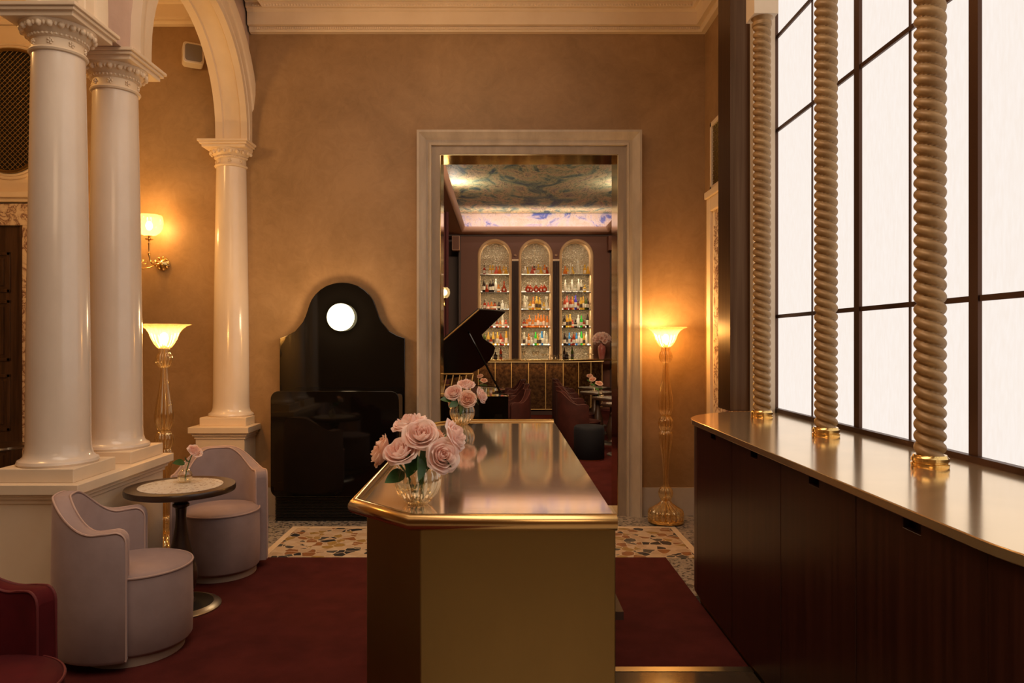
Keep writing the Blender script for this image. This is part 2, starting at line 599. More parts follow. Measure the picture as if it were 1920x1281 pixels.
    def grid(s, rows, closed=False, mi=0):
        n = len(rows[0])
        vs = [p for r in rows for p in r]
        fs = []
        for i in range(len(rows) - 1):
            for j in range(n if closed else n - 1):
                k = (j + 1) % n
                fs.append((i * n + j, i * n + k, (i + 1) * n + k, (i + 1) * n + j))
        return s.add(vs, fs, mi)

    def data(s, name, mats, smooth=35, bevel=0):
        me = bpy.data.meshes.new(name)
        me.from_pydata(s.v, [], s.f)
        bm = bmesh.new(); bm.from_mesh(me)
        bmesh.ops.recalc_face_normals(bm, faces=bm.faces)
        bm.to_mesh(me); bm.free()
        for m in (mats if isinstance(mats, (list, tuple)) else [mats]):
            me.materials.append(m)
        me.polygons.foreach_set('material_index', s.m)
        if smooth:
            me.polygons.foreach_set('use_smooth', [True] * len(me.polygons))
            if smooth < 180:
                me.set_sharp_from_angle(angle=math.radians(smooth))
        me.update()
        return me

    def build(s, name, mats, parent=None, smooth=35, bevel=0, loc=None, label=None):
        o = bpy.data.objects.new(name, s.data(name, mats, smooth))
        COL.objects.link(o)
        if parent:
            o.parent = parent
        if loc:
            o.location = loc
        if bevel:
            b = o.modifiers.new('bevel', 'BEVEL')
            b.width = bevel; b.segments = 2; b.limit_method = 'ANGLE'; b.angle_limit = math.radians(40)
        if label:
            o['label'] = label
        return o


def thing(name, label, cat, loc=(0, 0, 0), rz=0, group=None):
    o = bpy.data.objects.new(name, None)
    COL.objects.link(o)
    o.empty_display_size = .1
    o.location = loc
    o.rotation_euler = (0, 0, rz)
    o['label'] = label
    o['category'] = cat
    if group:
        o['group'] = group
    return o


def tag(o, label, cat, group=None, kind=None):
    o['label'] = label
    o['category'] = cat
    if group:
        o['group'] = group
    if kind:
        o['kind'] = kind
    return o


def struct(o):
    o['kind'] = 'structure'
    return o


def dup(o, loc, rz=0, label=None, group=None, parent=None):
    c = o.copy()
    COL.objects.link(c)
    c.location = loc
    c.rotation_euler = (0, 0, rz)
    if label:
        c['label'] = label
    if group:
        c['group'] = group
    for ch in list(o.children):
        copy_child(ch, c)
    return c


def copy_child(ch, parent):
    c = ch.copy()
    COL.objects.link(c)
    c.parent = parent
    for g in list(ch.children):
        copy_child(g, c)


def at(u, v, Y):
    """point of the room at depth Y seen at photo pixel (u, v)"""
    return Vector(((u - 941) / FPX * Y, Y, CAMZ - (v - 640) / FPX * Y))


def mirror_profile_sweep(mb, prof, x0, x1, ztop, yface, zbot=0, mi=0):
    """architrave round a doorway; prof = [(offset outward, protrusion towards -y)...]"""
    rows = []
    for o, p in prof:
        y = yface - p
        rows.append([(x0 - o, y, zbot), (x0 - o, y, ztop + o), (x1 + o, y, ztop + o), (x1 + o, y, zbot)])
    mb.grid(rows, mi=mi)


def run_profile(mb, prof, axis, a, b, mi=0):
    """prof = [(u, z)], swept along axis 'x' (u is y) or 'y' (u is x)"""
    if axis == 'x':
        mb.grid([[(a, u, z), (b, u, z)] for u, z in prof], mi=mi)
    else:
        mb.grid([[(u, a, z), (u, b, z)] for u, z in prof], mi=mi)

# ================================================================== THE SETTING
WY = 6.55          # back wall plane of the hall
OX0, OX1, OZ = -.568, 1.068, 3.319   # opening into the bar room
CEIL = 5.05

# back wall with the opening
mb = MB()
mb.box(-6.2, OX0, WY, WY + .32, 0, CEIL)
mb.box(OX1, 2.3, WY, WY + .32, 0, CEIL)
mb.box(OX0, OX1, WY, WY + .32, OZ, CEIL)
struct(mb.build('wall_back', M['plaster'], smooth=0))
mb = MB(); mb.box(-6.4, -6.2, -4.2, WY + .3, 0, CEIL)
struct(mb.build('wall_left', M['plaster'], smooth=0))
mb = MB()
mb.box(1.87, 2.1, 4.93, WY, 0, CEIL)
mb.box(1.93, 2.1, -4.2, 4.93, 0, CEIL)
mb.box(1.9, 1.93, -4.2, -.6, 0, CEIL)
struct(mb.build('wall_right', M['plaster'], smooth=0))
mb = MB(); mb.box(-6.4, 2.1, -4.4, -4.2, 0, CEIL)
struct(mb.build('wall_front', M['plaster'], smooth=0))
mb = MB()
mb.box(-6.4, 2.3, -4.4, WY + .32, CEIL, CEIL + .1)
struct(mb.build('ceiling', M['cream'], smooth=0))
mb = MB()
mb.box(-6.4, 2.3, -4.4, WY, -.08, 0)
struct(mb.build('floor', M['terrazzo_fine'], smooth=0))

# red carpet, chip terrazzo inlay, dark step by the counter
mb = MB()
mb.box(-2.16, -.43, 1.0, 5.23, .001, .012)
mb.box(.331, 1.205, 3.455, 5.23, .001, .012)
mb.box(-.43, .331, 4.45, 5.23, .001, .012)
tag(mb.build('carpet', M['carpet'], smooth=0), 'dark red wall to wall carpet around the brass counter', 'carpet')
mb = MB(); mb.box(-1.75, 1.44, 5.235, 6.08, .0, .004)
struct(mb.build('floor', M['terrazzo_big'], smooth=0))
mb = MB()
mb.box(-1.80, -1.75, 5.235, 6.13, 0, .005); mb.box(1.44, 1.49, 5.235, 6.13, 0, .005); mb.box(-1.75, 1.44, 6.08, 6.13, 0, .005)
struct(mb.build('trim_1', M['cream'], smooth=0))
mb = MB(); mb.box(-.43, 1.2, -3.8, 1.9, .001, .015)
struct(mb.build('floor', M['skirt'], smooth=0))
mb = MB(); mb.box(.335, 1.2, 1.9, 3.40, .001, .02)
struct(mb.build('floor', M['dark_floor'], smooth=0))
mb = MB(); mb.box(.335, 1.205, 3.40, 3.45, .001, .022)
struct(mb.build('trim_2', M['grey_metal'], smooth=0))

# skirting of the back wall
mb = MB()
mb.box(1.27, 1.87, WY - .02, WY, 0, .255)
mb.box(-2.2, -.78, WY - .02, WY, 0, .255)
struct(mb.build('baseboard_back', M['skirt'], smooth=0))

# stone architrave of the doorway
mb = MB()
prof = [(.0, -.0), (.0, .03), (.075, .03), (.078, .055), (.095, .058), (.10, .045), (.118, .05), (.13, .062), (.15, .075),
        (.172, .085), (.185, .095), (.205, .095), (.207, .0)]
mirror_profile_sweep(mb, prof[2:], OX0, OX1, OZ, WY)
struct(mb.build('trim_3', M['stone'], smooth=30))
mb = MB()
mirror_profile_sweep(mb, prof[:3], OX0, OX1, OZ, WY)
struct(mb.build('trim_4', M['stone_flat'], smooth=30))
# brass lined reveals and stone threshold
mb = MB()
mb.box(OX0, OX0 + .006, WY - .02, WY + .33, 0, OZ)
mb.box(OX1 - .006, OX1, WY - .02, WY + .33, 0, OZ)
mb.box(OX0, OX1, WY - .02, WY + .33, OZ - .006, OZ)
struct(mb.build('trim_5', M['brass_jamb'], smooth=0))
mb = MB(); mb.box(OX0, OX1, WY, WY + .36, 0, .006)
struct(mb.build('trim_6', M['cream'], smooth=0))

# cornice: main hall and aisle runs
cprof = [(-.01, 4.43), (.045, 4.434), (.06, 4.455), (.06, 4.475), (.10, 4.478), (.105, 4.59), (.12, 4.60), (.125, 4.612),
         (.15, 4.615), (.15, 4.655), (.17, 4.66), (.20, 4.70), (.27, 4.73), (.30, 4.80), (.30, 4.86), (.36, 4.90), (.36, 5.05)]
mb = MB()
run_profile(mb, [(WY - a, z) for a, z in cprof], 'x', -2.31, 1.87)
run_profile(mb, [(1.87 - a, z) for a, z in cprof], 'y', 4.93, WY)
run_profile(mb, [(-2.31 + a, z) for a, z in cprof[8:]], 'y', -3, WY)
struct(mb.build('trim_7', M['cream'], smooth=30))
mb = MB()
n = 150
for i in range(n):
    x = -2.26 + (i + .5) * 4.03 / n
    mb.sphere((x, WY - .145, 4.633), .0125, 6, 4)
for i in range(200):
    x = -2.26 + (i + .5) * 4.06 / 200
    mb.box(x - .006, x + .006, WY - .068, WY - .05, 4.45, 4.472)
struct(mb.build('trim_8', M['cream'], smooth=60))
mb = MB()
run_profile(mb, [(WY - a, z + .07) for a, z in cprof[:-1]] + [(WY - .36, 5.05)], 'x', -6.2, -2.69)
struct(mb.build('trim_9', M['cream'], smooth=30))

# ------------------------------------------------------------------ arcade wall over the columns
AX0, AX1 = -2.565, -2.33
Y1, Y2, Y3 = 3.987, 4.573, 6.55
R_ARCH = .80
ZS = 3.50
Z0 = 3.405
ZT = 5.05


def arch_pts(yc, R, z0=Z0, zs=ZS, n=24, zr=None):
    zr = zr or R
    p = [(yc - R, z0)]
    for i in range(n + 1):
        a = PI - PI * i / n
        p.append((yc + R * math.cos(a), zs + zr * math.sin(a)))
    p.append((yc + R, z0))
    return p


yc = (Y2 + Y3) / 2
yc0 = (Y1 + 1.45) / 2
R0 = (Y1 - 1.45) / 2 - .09
mb = MB()
for c, R in ((yc, (Y3 - Y2) / 2 - .09), (yc0, R0)):
    pts = arch_pts(c, R)
    for x in (AX0, AX1):
        mb.strip([(x, y, z) for y, z in pts], [(x, y, ZT) for y, z in pts])
    mb.strip([(AX0, y, z) for y, z in pts], [(AX1, y, z) for y, z in pts])
# solid pieces between the arches
mb.box(AX0, AX1, Y1 - .08, Y2 + .08, Z0, ZT)
mb.box(AX0, AX1, Y3 - .08, Y3, Z0, ZT)
mb.box(AX0, AX1, -3.0, 1.53, Z0, ZT)
struct(mb.build('wall_arcade', M['pink_plaster'], smooth=0))
# moulded archivolts
k = 0
for c, R in ((yc, (Y3 - Y2) / 2 - .09), (yc0, R0)):
    ring = [(.002, AX0 - .035), (-.022, AX0 - .03), (-.022, AX0 + .035), (-.008, AX0 + .045), (-.008, AX0 + .07), (-.004, AX0 + .08),
            (-.004, AX1 - .08), (-.008, AX1 - .07), (-.008, AX1 - .045), (-.022, AX1 - .035), (-.022, AX1 + .022), (.03, AX1 + .022), (.034, AX1 + .030),
            (.115, AX1 + .030), (.12, AX1 + .045), (.16, AX1 + .06), (.20, AX1 + .062), (.205, AX1 - .002)]
    rows = []
    for off, x in ring:
        rows.append([(x, y, z) for y, z in arch_pts(c, R + off, zr=R + off)])
    mb = MB(); mb.grid(rows)
    struct(mb.build('trim_%d' % (10 + k), M['cream'], smooth=30)); k += 1

# ------------------------------------------------------------------ pedestals and columns
def pedestal(label, y0, y1, skirt_front=True):
    t = thing('pedestal', label, 'pedestal', (-2.485, (y0 + y1) / 2, 0))
    cy = (y0 + y1) / 2
    h = (y1 - y0) / 2
    b = MB(); b.box(-.215, .215, -h + .05, h - (.05 if y1 < 6 else 0), 0, .76)
    b.build('body', M['cream'], t, 0)
    c = MB()
    back = 0 if y1 > 6 else 1
    for (o, za, zb) in ((0, .795, .847), (.018, .782, .795), (.026, .765, .782), (.04, .74, .765)):
        c.box(-.265 + o, .265 - o, -h + o, h - o * back, za, zb)
    c.build('cap', M['cream'], t, 0, bevel=.003)
    s = MB(); s.box(-.235, .235, -h + .02, h - .02 * back, 0, .09); s.box(-.225, .225, -h + .035, h - .035 * back, .09, .12)
    s.build('base', M['cream'], t, 0, bevel=.003)
    return t


pedestal('long cream pedestal wall carrying the two big foreground columns', 3.72, 4.81)
pedestal('cream pedestal against the back wall behind the lilac chairs', 6.22, 6.55)


def column(label, y):
    t = thing('column', label, 'column', (-2.485, y, .847))
    z0 = .074
    b = MB()
    hy = .207
    b.box(-.207, .207, -hy, hy if y < 6 else .02, 0, z0)
    b.build('plinth', M['cream'], t, 0, bevel=.004)
    b = MB()
    H = 3.34 - .847
    prof = [(.197, z0), (.203, z0 + .012), (.197, z0 + .026), (.185, z0 + .032), (.172, z0 + .045), (.163, z0 + .075), (.160, z0 + .13)]
    zt = H - .155
    for i in range(1, 9):
        f = i / 8
        prof.append((.160 - .028 * f ** 1.4, z0 + .13 + (zt - z0 - .13) * f))
    b.lathe(prof, 48)
    b.build('shaft', M['column'], t, 40)
    c = MB()
    c.lathe([(.130, zt), (.143, zt + .004), (.148, zt + .013), (.143, zt + .022), (.132, zt + .026), (.130, zt + .075), (.139, zt + .080), (.143, zt + .088),
             (.139, zt + .096), (.148, zt + .104), (.168, zt + .125), (.186, zt + .142), (.190, zt + .155)], 40)
    nb = 20
    for i in range(nb):
        a = 2 * PI * i / nb
        c.sphere((.176 * math.cos(a), .176 * math.sin(a), zt + .128), .017, 8, 6, (1, 1, 1.15))
        a2 = a + PI / nb
        c.sphere((.178 * math.cos(a2), .178 * math.sin(a2), zt + .132), .008, 6, 4, (1, 1, 2.0))
    for i in range(40):
        a = 2 * PI * i / 40
        c.sphere((.144 * math.cos(a), .144 * math.sin(a), zt + .088), .008, 6, 4)
    for i in range(8):
        a = 2 * PI * i / 8 + .25
        for q in range(5):
            qa = 2 * PI * q / 5
            c.sphere((.134 * math.cos(a) - .012 * math.sin(a) * math.cos(qa), .134 * math.sin(a) + .012 * math.cos(a) * math.cos(qa), zt + .05 + .012 * math.sin(qa)), .007, 5, 4)
        c.sphere((.137 * math.cos(a), .137 * math.sin(a), zt + .05), .007, 6, 4)
    c.build('capital', M['cream'], t, 40)
    a = MB()
    yb = 1 if y < 6 else .05
    a.box(-.195, .195, -.195, .195 * yb, H, H + .03)
    a.box(-.212, .212, -.212, .212 * yb, H + .026, H + .045)
    a.box(-.225, .225, -.225, .225 * yb, H + .045, H + .065)
    a.build('abacus', M['cream'], t, 0, bevel=.003)
    return t


column('big pale column at far left, in front on the long pedestal', Y1)
column('big pale column standing second on the long pedestal, partly behind the front one', Y2)
column('slimmer looking pale half column against the back wall under the arch foot', 6.535)

# ------------------------------------------------------------------ aisle door, grille, marble
dx0, dx1 = -5.75, -4.375
t = MB(); t.box(dx0, dx1, WY - .03, WY, 0, 2.655)
d = struct(t.build('door_1', M['door_wood'], smooth=0))
b = MB()
for (xa, xb) in ((dx0 + .12, (dx0 + dx1) / 2 - .06), ((dx0 + dx1) / 2 + .06, dx1 - .13)):
    for (za, zb) in ((.15, .62), (.78, 1.30), (1.42, 1.98), (2.05, 2.42)):
        for (o, p) in ((0, .018), (.02, .028), (.045, .010)):
            pass
        b.box(xa, xb, WY - .042, WY - .028, za, za + .03); b.box(xa, xb, WY - .042, WY - .028, zb - .03, zb)
        b.box(xa, xa + .03, WY - .042, WY - .028, za, zb); b.box(xb - .03, xb, WY - .042, WY - .028, za, zb)
        b.box(xa + .06, xb - .06, WY - .040, WY - .028, za + .06, zb - .06)
b.box(dx1 - .03, dx1, WY - .06, WY, 0, 2.655)
b.build('panel', M['door_wood'], d, 0, bevel=.004)
b = MB(); b.box(dx0 - .2, dx1 + .22, WY - .07, WY, 2.66, 2.86); b.box(dx1, dx1 + .22, WY - .07, WY, 0, 2.66)
struct(b.build('trim_12', M['marble'], smooth=0, bevel=.006))
b = MB()
b.box(dx0 - .3, dx1 + .30, WY - .10, WY, 2.87, 2.905); b.box(dx0 - .3, dx1 + .30, WY - .13, WY, 2.905, 2.955)
b.box(dx0 - .3, dx1 + .30, WY - .03, WY, 2.955, 4.5)
struct(b.build('trim_13', M['cream'], smooth=0, bevel=.004))


def grille(t, pts, yf, cx):
    """lattice inside an outline, pts in (x, z)"""
    back = MB(); back.prism(pts, yf - .002, yf + .004, 'y')
    back.build('backing', M['black_matt'], t, 0)
    fr = MB(); fr.tube([(x, yf - .02, z) for x, z in pts], .016, 8, True)
    fr.build('frame', M['brass_dark'], t)


def clip_line(pts, p, d):
    """segments of the line p + t d inside a convex polygon"""
    t0, t1 = -99, 99
    n = len(pts)
    area = sum(pts[i][0] * pts[(i + 1) % n][1] - pts[(i + 1) % n][0] * pts[i][1] for i in range(n))
    sg = 1 if area > 0 else -1
    for i in range(n):
        a, b2 = pts[i], pts[(i + 1) % n]
        nx, nz = -(b2[1] - a[1]) * sg, (b2[0] - a[0]) * sg
        den = nx * d[0] + nz * d[1]
        num = nx * (a[0] - p[0]) + nz * (a[1] - p[1])
        if abs(den) < 1e-9:
            if num > 0:
                return None
            continue
        tt = num / den
        if den > 0:
            t0 = max(t0, tt)
        else:
            t1 = min(t1, tt)
    return (t0, t1) if t1 > t0 else None


gt = thing('wall_grille', 'tall dark lattice grille with rounded ends above the aisle door', 'grille', (-4.5, WY - .035, 3.7))
pts = []
for i in range(17):
    a = PI + PI * i / 16
    pts.append((.27 * math.cos(a), -.30 + .25 * math.sin(a)))
for i in range(17):
    a = PI * i / 16
    pts.append((.27 * math.cos(a), .44 + .13 * math.sin(a)))
grille(gt, pts, 0, 0)
lt = MB()
sp = .048
for sgn in (1, -1):
    for i in range(-30, 31):
        c = clip_line(pts, (i * sp, 0), (.7071, .7071 * sgn))
        if c:
            p = [(i * sp + .7071 * c[0], -.012, .7071 * sgn * c[0]), (i * sp + .7071 * c[1], -.012, .7071 * sgn * c[1])]
            lt.tube(p, .0035, 4)
lt.build('lattice', M['brass_dark'], gt)
b = MB()
for off in (.03, .06):
    b.tube([(x * (1 + off / .3), -.0, z * (1 + off / .6)) for x, z in pts], .016, 8, True)
b.build('moulding', M['cream'], gt)

# right wall: doorway frame with marble and the grille above
b = MB()
b.box(1.82, 1.87, 6.22, 6.33, 0, 2.86); b.box(1.80, 1.87, 5.0, 6.33, 2.86, 2.92); b.box(1.82, 1.87, 5.0, 6.22, 2.74, 2.86)
b.box(1.845, 1.87, 6.17, 6.22, 0, 2.74)
struct(b.build('trim_14', M['cream'], smooth=0, bevel=.006))
b = MB()
for i in range(9):
    ya = 6.17 - i * .04
    b.lathe([(.02, 0), (.02, 2.6)], 10, c=(1.852, ya - .02, 0))
b.box(1.85, 1.875, 5.0, 6.17, 0, 2.74)
struct(b.build('trim_15', M['marble'], smooth=40))
gt = thing('wall_grille', 'dark lattice grille in a cream frame high on the right wall', 'grille', (1.865, 5.72, 3.22))
b = MB(); b.box(-.012, 0, -.6, .50, -.26, .26)
b.build('backing', M['black_matt'], gt, 0)
b = MB()
for (ya, yb, za, zb) in ((-.6, .54, .26, .30), (-.6, .54, -.30, -.26), (.50, .54, -.30, .30)):
    b.box(-.035, 0, ya, yb, za, zb)
b.build('frame', M['cream'], gt, 0, bevel=.004)
b = MB()
rp = [(-.6, -.26), (.5, -.26), (.5, .26), (-.6, .26)]
for sgn in (1, -1):
    for i in range(-30, 31):
        c = clip_line(rp, (i * .042, 0), (.7071, .7071 * sgn))
        if c:
            b.tube([(-.018, i * .042 + .7071 * c[0], .7071 * sgn * c[0]), (-.018, i * .042 + .7071 * c[1], .7071 * sgn * c[1])], .003, 4)
b.build('lattice', M['brass_dark'], gt)

# ------------------------------------------------------------------ backlit window wall on the right
b = MB(); b.box(1.905, 1.92, -.6, 4.93, 1.14, CEIL)
wn = struct(b.build('window_1', M['window'], smooth=0))
b = MB()
ys_thick = [4.90, 3.786, 2.848, 1.91, .97, .03]
for y in ys_thick[1:]:
    b.box(1.888, 1.905, y - .028, y + .028, 1.12, CEIL)
b.box(1.875, 1.905, 4.90, 4.93, 1.12, CEIL)
for z in (1.772, 3.055, 3.70):
    b.box(1.893, 1.905, -.6, 4.93, z - .012, z + .012)
b.box(1.872, 1.905, -.6, 4.93, 1.10, 1.143)
b.build('frame', M['frame_bar'], wn, 0)
b = MB()
for y in (4.355, 3.311, 2.37, 1.43, .5):
    b.box(1.898, 1.905, y - .006, y + .006, 1.14, CEIL)
b.build('glazing_bar', M['frame_bar'], wn, 0)
b = MB(); b.box(1.583, 1.72, 4.93, 5.2, 1.117, CEIL)
struct(b.build('trim_16', M['post_wood'], smooth=0))
b = MB(); b.box(1.72, 1.868, 4.86, 5.1, 1.117, CEIL)
struct(b.build('trim_17', M['cream'], smooth=0))

# ------------------------------------------------------------------ rope twisted bronze columns on the cabinet
def rope(y, label):
    t = thing('twisted_column', label, 'column', (1.65, y, 1.117))
    b = MB()
    b.lathe([(.064, 0), (.066, .006), (.066, .016), (.061, .018), (.061, .022), (.065, .024), (.065, .036), (.060, .040), (.057, .048)], 40)
    b.build('base', M['gold'], t, 40)
    H = 3.60 - 1.117
    sh = MB()
    p = .0445
    rows = []
    na = 48
    nz = int((H - .046) / p * 9)
    for i in range(nz + 1):
        z = .044 + (H - .046) * i / nz
        row = []
        for j in range(na):
            a = 2 * PI * j / na
            # two strands wound round the core
            ph = (z / p + 2 * a / (2 * PI)) % 1.0
            d = abs(ph - .5) * 2
            bulge = math.sqrt(max(0, 1 - (d * .985) ** 2))
            r = .0315 + .0245 * bulge
            row.append((r * math.cos(a), r * math.sin(a), z))
        rows.append(row)
    sh.grid(rows, True)
    sh.build('shaft', M['bronze'], t, 180)
    c = MB()
    c.lathe([(.050, H - .01), (.060, H), (.060, H + .02), (.052, H + .025), (.056, H + .04), (.066, H + .05)], 32)
    c.build('capital', M['bronze'], t, 40)
    c = MB(); c.box(-.075, .075, -.075, .075, H + .05, CEIL - 1.117)
    c.build('block', M['cream'], t, 0)
    return t


rope(4.51, 'rope twisted bronze column farthest away, by the cream end post of the lit window')
rope(3.62, 'rope twisted bronze column in the middle of the brass cabinet top')
rope(2.74, 'rope twisted bronze column nearest the camera on the brass cabinet top')

# ------------------------------------------------------------------ rosewood cabinets
ZC = 1.117
ys = [4.33, 3.68, 3.035, 2.39, 1.74]
names = ['farthest rosewood cabinet unit, first door next to the rounded end', 'rosewood cabinet unit second from the far end under the brass top',
         'rosewood cabinet unit third from the far end under the brass top', 'wide looking rosewood cabinet unit nearest the camera']
for i in range(4):
    ya, yb = ys[i + 1], ys[i]
    t = thing('cabinet', names[i], 'cabinet', (1.19, (ya + yb) / 2, 0), group=None)
    h = (yb - ya) / 2
    b = MB(); b.box(.03, .66, -h, h, .06, ZC - .03)
    b.build('body', M['dark_wood'], t, 0)
    b = MB()
    g = .0025
    # door with a small notch at its top edge
    b.prism([(-h + g, .06), (h - g, .06), (h - g, ZC - .035), (.045, ZC - .035), (.045, ZC - .068), (-.045, ZC - .068), (-.045, ZC - .035), (-h + g, ZC - .035)], 0, .024, 'x')
    b.build('door', M['dark_wood'], t, 0, bevel=.0015)
    b = MB(); b.box(.02, .62, -h, h, 0, .06)
    b.build('plinth', M['brass_dark'], t, 0)


def quarter(xc, yc_, r, a0, a1, n=14):
    return [(xc + r * math.cos(a0 + (a1 - a0) * i / n), yc_ + r * math.sin(a0 + (a1 - a0) * i / n)) for i in range(n + 1)]


def end_unit(label, far):
    t = thing('cabinet', label, 'cabinet', (1.19, 4.33 if far else 1.74, 0))
    r = .55
    s = 1 if far else -1
    arc = [(r - r * math.cos(a), s * r * math.sin(a)) for a in [PI / 2 * i / 14 for i in range(15)]]
    poly = arc + [(.66, s * r), (.66, 0)]
    b = MB(); b.prism(poly, .06, ZC - .032)
    b.build('body', M['dark_wood'], t, 30)
    r2 = r - .03
    arc = [(.03 + r2 - r2 * math.cos(a), s * r2 * math.sin(a)) for a in [PI / 2 * i / 14 for i in range(15)]]
    b = MB(); b.prism(arc + [(.6, s * r2), (.6, 0)], 0, .06)
    b.build('plinth', M['brass_dark'], t, 30)


end_unit('rounded far end unit of the rosewood cabinet run', True)
end_unit('dark rounded near end unit of the rosewood cabinet run at the right frame edge', False)
b = MB()
R = .57
poly = [(1.17 + R - R * math.cos(a), 4.33 + R * math.sin(a)) for a in [PI / 2 * i / 18 for i in range(19)]] + [(1.88, 4.92), (1.88, 1.15)]
poly += [(1.17 + R - R * math.cos(a), 1.74 - R * math.sin(a)) for a in [PI / 2 * (1 - i / 18) for i in range(19)]]
b.prism(poly, ZC - .03, ZC)
tag(b.build('worktop', M['brass_cabinet_top'], smooth=30, bevel=.003), 'long brushed brass worktop with rounded ends on the rosewood cabinets', 'worktop')

# ------------------------------------------------------------------ brass reception counter
t = thing('reception_counter', 'brushed brass reception counter with chamfered left corners in the centre of the hall', 'counter', (-.05, 3.2, 0))
def cpoly(e, er):
    """outline of the counter inset by e (right side by er), relative to the thing"""
    x0, x1, y0, y1, c = -.455 + e, .325 - er, 2.015 + e, 4.47 - e, .20
    c2 = c - e * .3
    return [(x + .05, y - 3.2) for x, y in [(x0 + c2, y0), (x1, y0), (x1, y1), (x0 + c2, y1), (x0, y1 - c2), (x0, y0 + c2)]]
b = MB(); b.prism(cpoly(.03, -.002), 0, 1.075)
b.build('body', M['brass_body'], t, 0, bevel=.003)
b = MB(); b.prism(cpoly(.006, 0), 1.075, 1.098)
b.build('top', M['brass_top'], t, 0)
pl = cpoly(0, 0)
path = [(p[0], p[1], 1.088) for p in (pl[1], pl[0], pl[5], pl[4], pl[3], pl[2])]
# mitred half round nosing along the front, the chamfers, the left side and the back
b = MB()
rr = .0235
ns = 14
rows = []
for i, p in enumerate(path):
    p = Vector(p)
    d1 = (p - Vector(path[i - 1])).normalized() if i > 0 else None
    d2 = (Vector(path[i + 1]) - p).normalized() if i < len(path) - 1 else None
    if d1 is None: d1 = d2
    if d2 is None: d2 = d1
    n1 = Vector((d1.y, -d1.x, 0)); n2 = Vector((d2.y, -d2.x, 0))
    m = (n1 + n2).normalized()
    m = m / max(.3, m.dot(n1))
    rows.append([p + m * (rr * math.cos(2 * PI * j / ns)) + Vector((0, 0, rr * math.sin(2 * PI * j / ns))) for j in range(ns)])
b.grid(rows, True)
b.add(rows[0], [tuple(range(ns))]); b.add(rows[-1], [tuple(range(ns))])
b.build('nosing', M['brass_rail'], t, 50)
b = MB(); b.box(.375, .415, -1.07, -.45, .765, .79)
b.build('shelf', M['dark_wood'], t, 0)

# ================================================================== FURNITURE OF THE HALL
def tub_chair(label, loc, rz, fab, pipe, plinth, group=None, top=.82, arm=.672, name='tub_chair'):
    """velvet tub chair, opening towards local +x"""
    t = thing(name, label, 'chair', loc, rz, group)
    t.scale = (.93, .93, 1)
    rc, th, z0 = .290, .088, .05
    straight = .07
    Lh = straight + rc * PI / 2
    ss = []
    n = 44
    for i in range(n + 1):
        ss.append(-Lh + 2 * Lh * i / n)
    extra = [.004, .012, .025, .04]
    ss += [-Lh + e for e in extra] + [Lh - e for e in extra]
    ss = sorted(ss)
    def pos(s):
        sg = -1 if s < 0 else 1
        a = abs(s)
        if a < rc * PI / 2:
            q = a / rc
            return Vector((-.02 - rc * math.cos(q), sg * rc * math.sin(q), 0)), Vector((-math.cos(q), sg * math.sin(q), 0))
        return Vector((-.02 + (a - rc * PI / 2), sg * rc, 0)), Vector((0, sg, 0))
    def height(s):
        a = abs(s)
        f = min(1, max(0, (a - .07) / .31))
        f = f * f * (3 - 2 * f)
        h = top + (arm - top) * f
        h += .012 * max(0, (a - .38) / (Lh - .38)) if a > .38 else 0
        d = Lh - a
        rr = .055
        if d < rr:
            h += -rr + math.sqrt(max(0, rr * rr - (rr - d) ** 2))
        return h
    rows = []
    po, pi_ = [], []
    for s in ss:
        p, nn = pos(s)
        h = height(s)
        w = th / 2
        bulge = .006
        row = [p + nn * (w - .012) + Vector((0, 0, z0)), p + nn * (w + .002) + Vector((0, 0, z0 + .02)), p + nn * (w + bulge) + Vector((0, 0, (z0 + h) / 2)), p + nn * w + Vector((0, 0, h - .02)), p + nn * (w - .006) + Vector((0, 0, h - .006)),
               p + nn * (w - .02) + Vector((0, 0, h)), p + nn * (-w + .02) + Vector((0, 0, h + .001)),
               p - nn * (w - .006) + Vector((0, 0, h - .006)), p - nn * w + Vector((0, 0, h - .02)), p - nn * w + Vector((0, 0, z0 + .1)), p - nn * w + Vector((0, 0, z0))]
        rows.append(row)
        po.append(p + nn * (w - .004) + Vector((0, 0, h - .004)))
        pi_.append(p - nn * (w - .004) + Vector((0, 0, h - .004)))
    b = MB(); b.grid(rows)
    b.add(rows[0], [tuple(range(len(rows[0])))]); b.add(rows[-1], [tuple(range(len(rows[0])))])
    back = b.build('backrest', fab, t, 50)
    b = MB()
    for rowset in (po, pi_):
        pts = list(rowset)
        a = pts[0]; c = pts[-1]
        pts = [Vector((a.x, a.y, z)) for z in (z0 + .01, .2, .4, .55)] + pts + [Vector((c.x, c.y, z)) for z in (.55, .4, .2, z0 + .01)]
        b.tube(pts, .0055, 6)
    b.build('piping', pipe, back, 60)
    b = MB()
    r = .275
    prof = [(r - .012, z0), (r, z0 + .015), (r + .004, .22), (r, .425), (r - .006, .440), (r - .03, .452), (r - .12, .466), (0.0001, .470)]
    b.lathe(prof, 48, c=(.06, 0, 0))
    seat = b.build('seat', fab, t, 60)
    b = MB()
    b.tube([(.06 + (r + .001) * math.cos(2 * PI * i / 60), (r + .001) * math.sin(2 * PI * i / 60), .436) for i in range(60)], .0055, 6, True)
    b.build('piping', pipe, seat, 60)
    b = MB(); b.lathe([(.255, 0), (.255, z0)], 40, c=(.04, 0, 0), flat=None)
    b.build('plinth', plinth, t, 40)
    return t


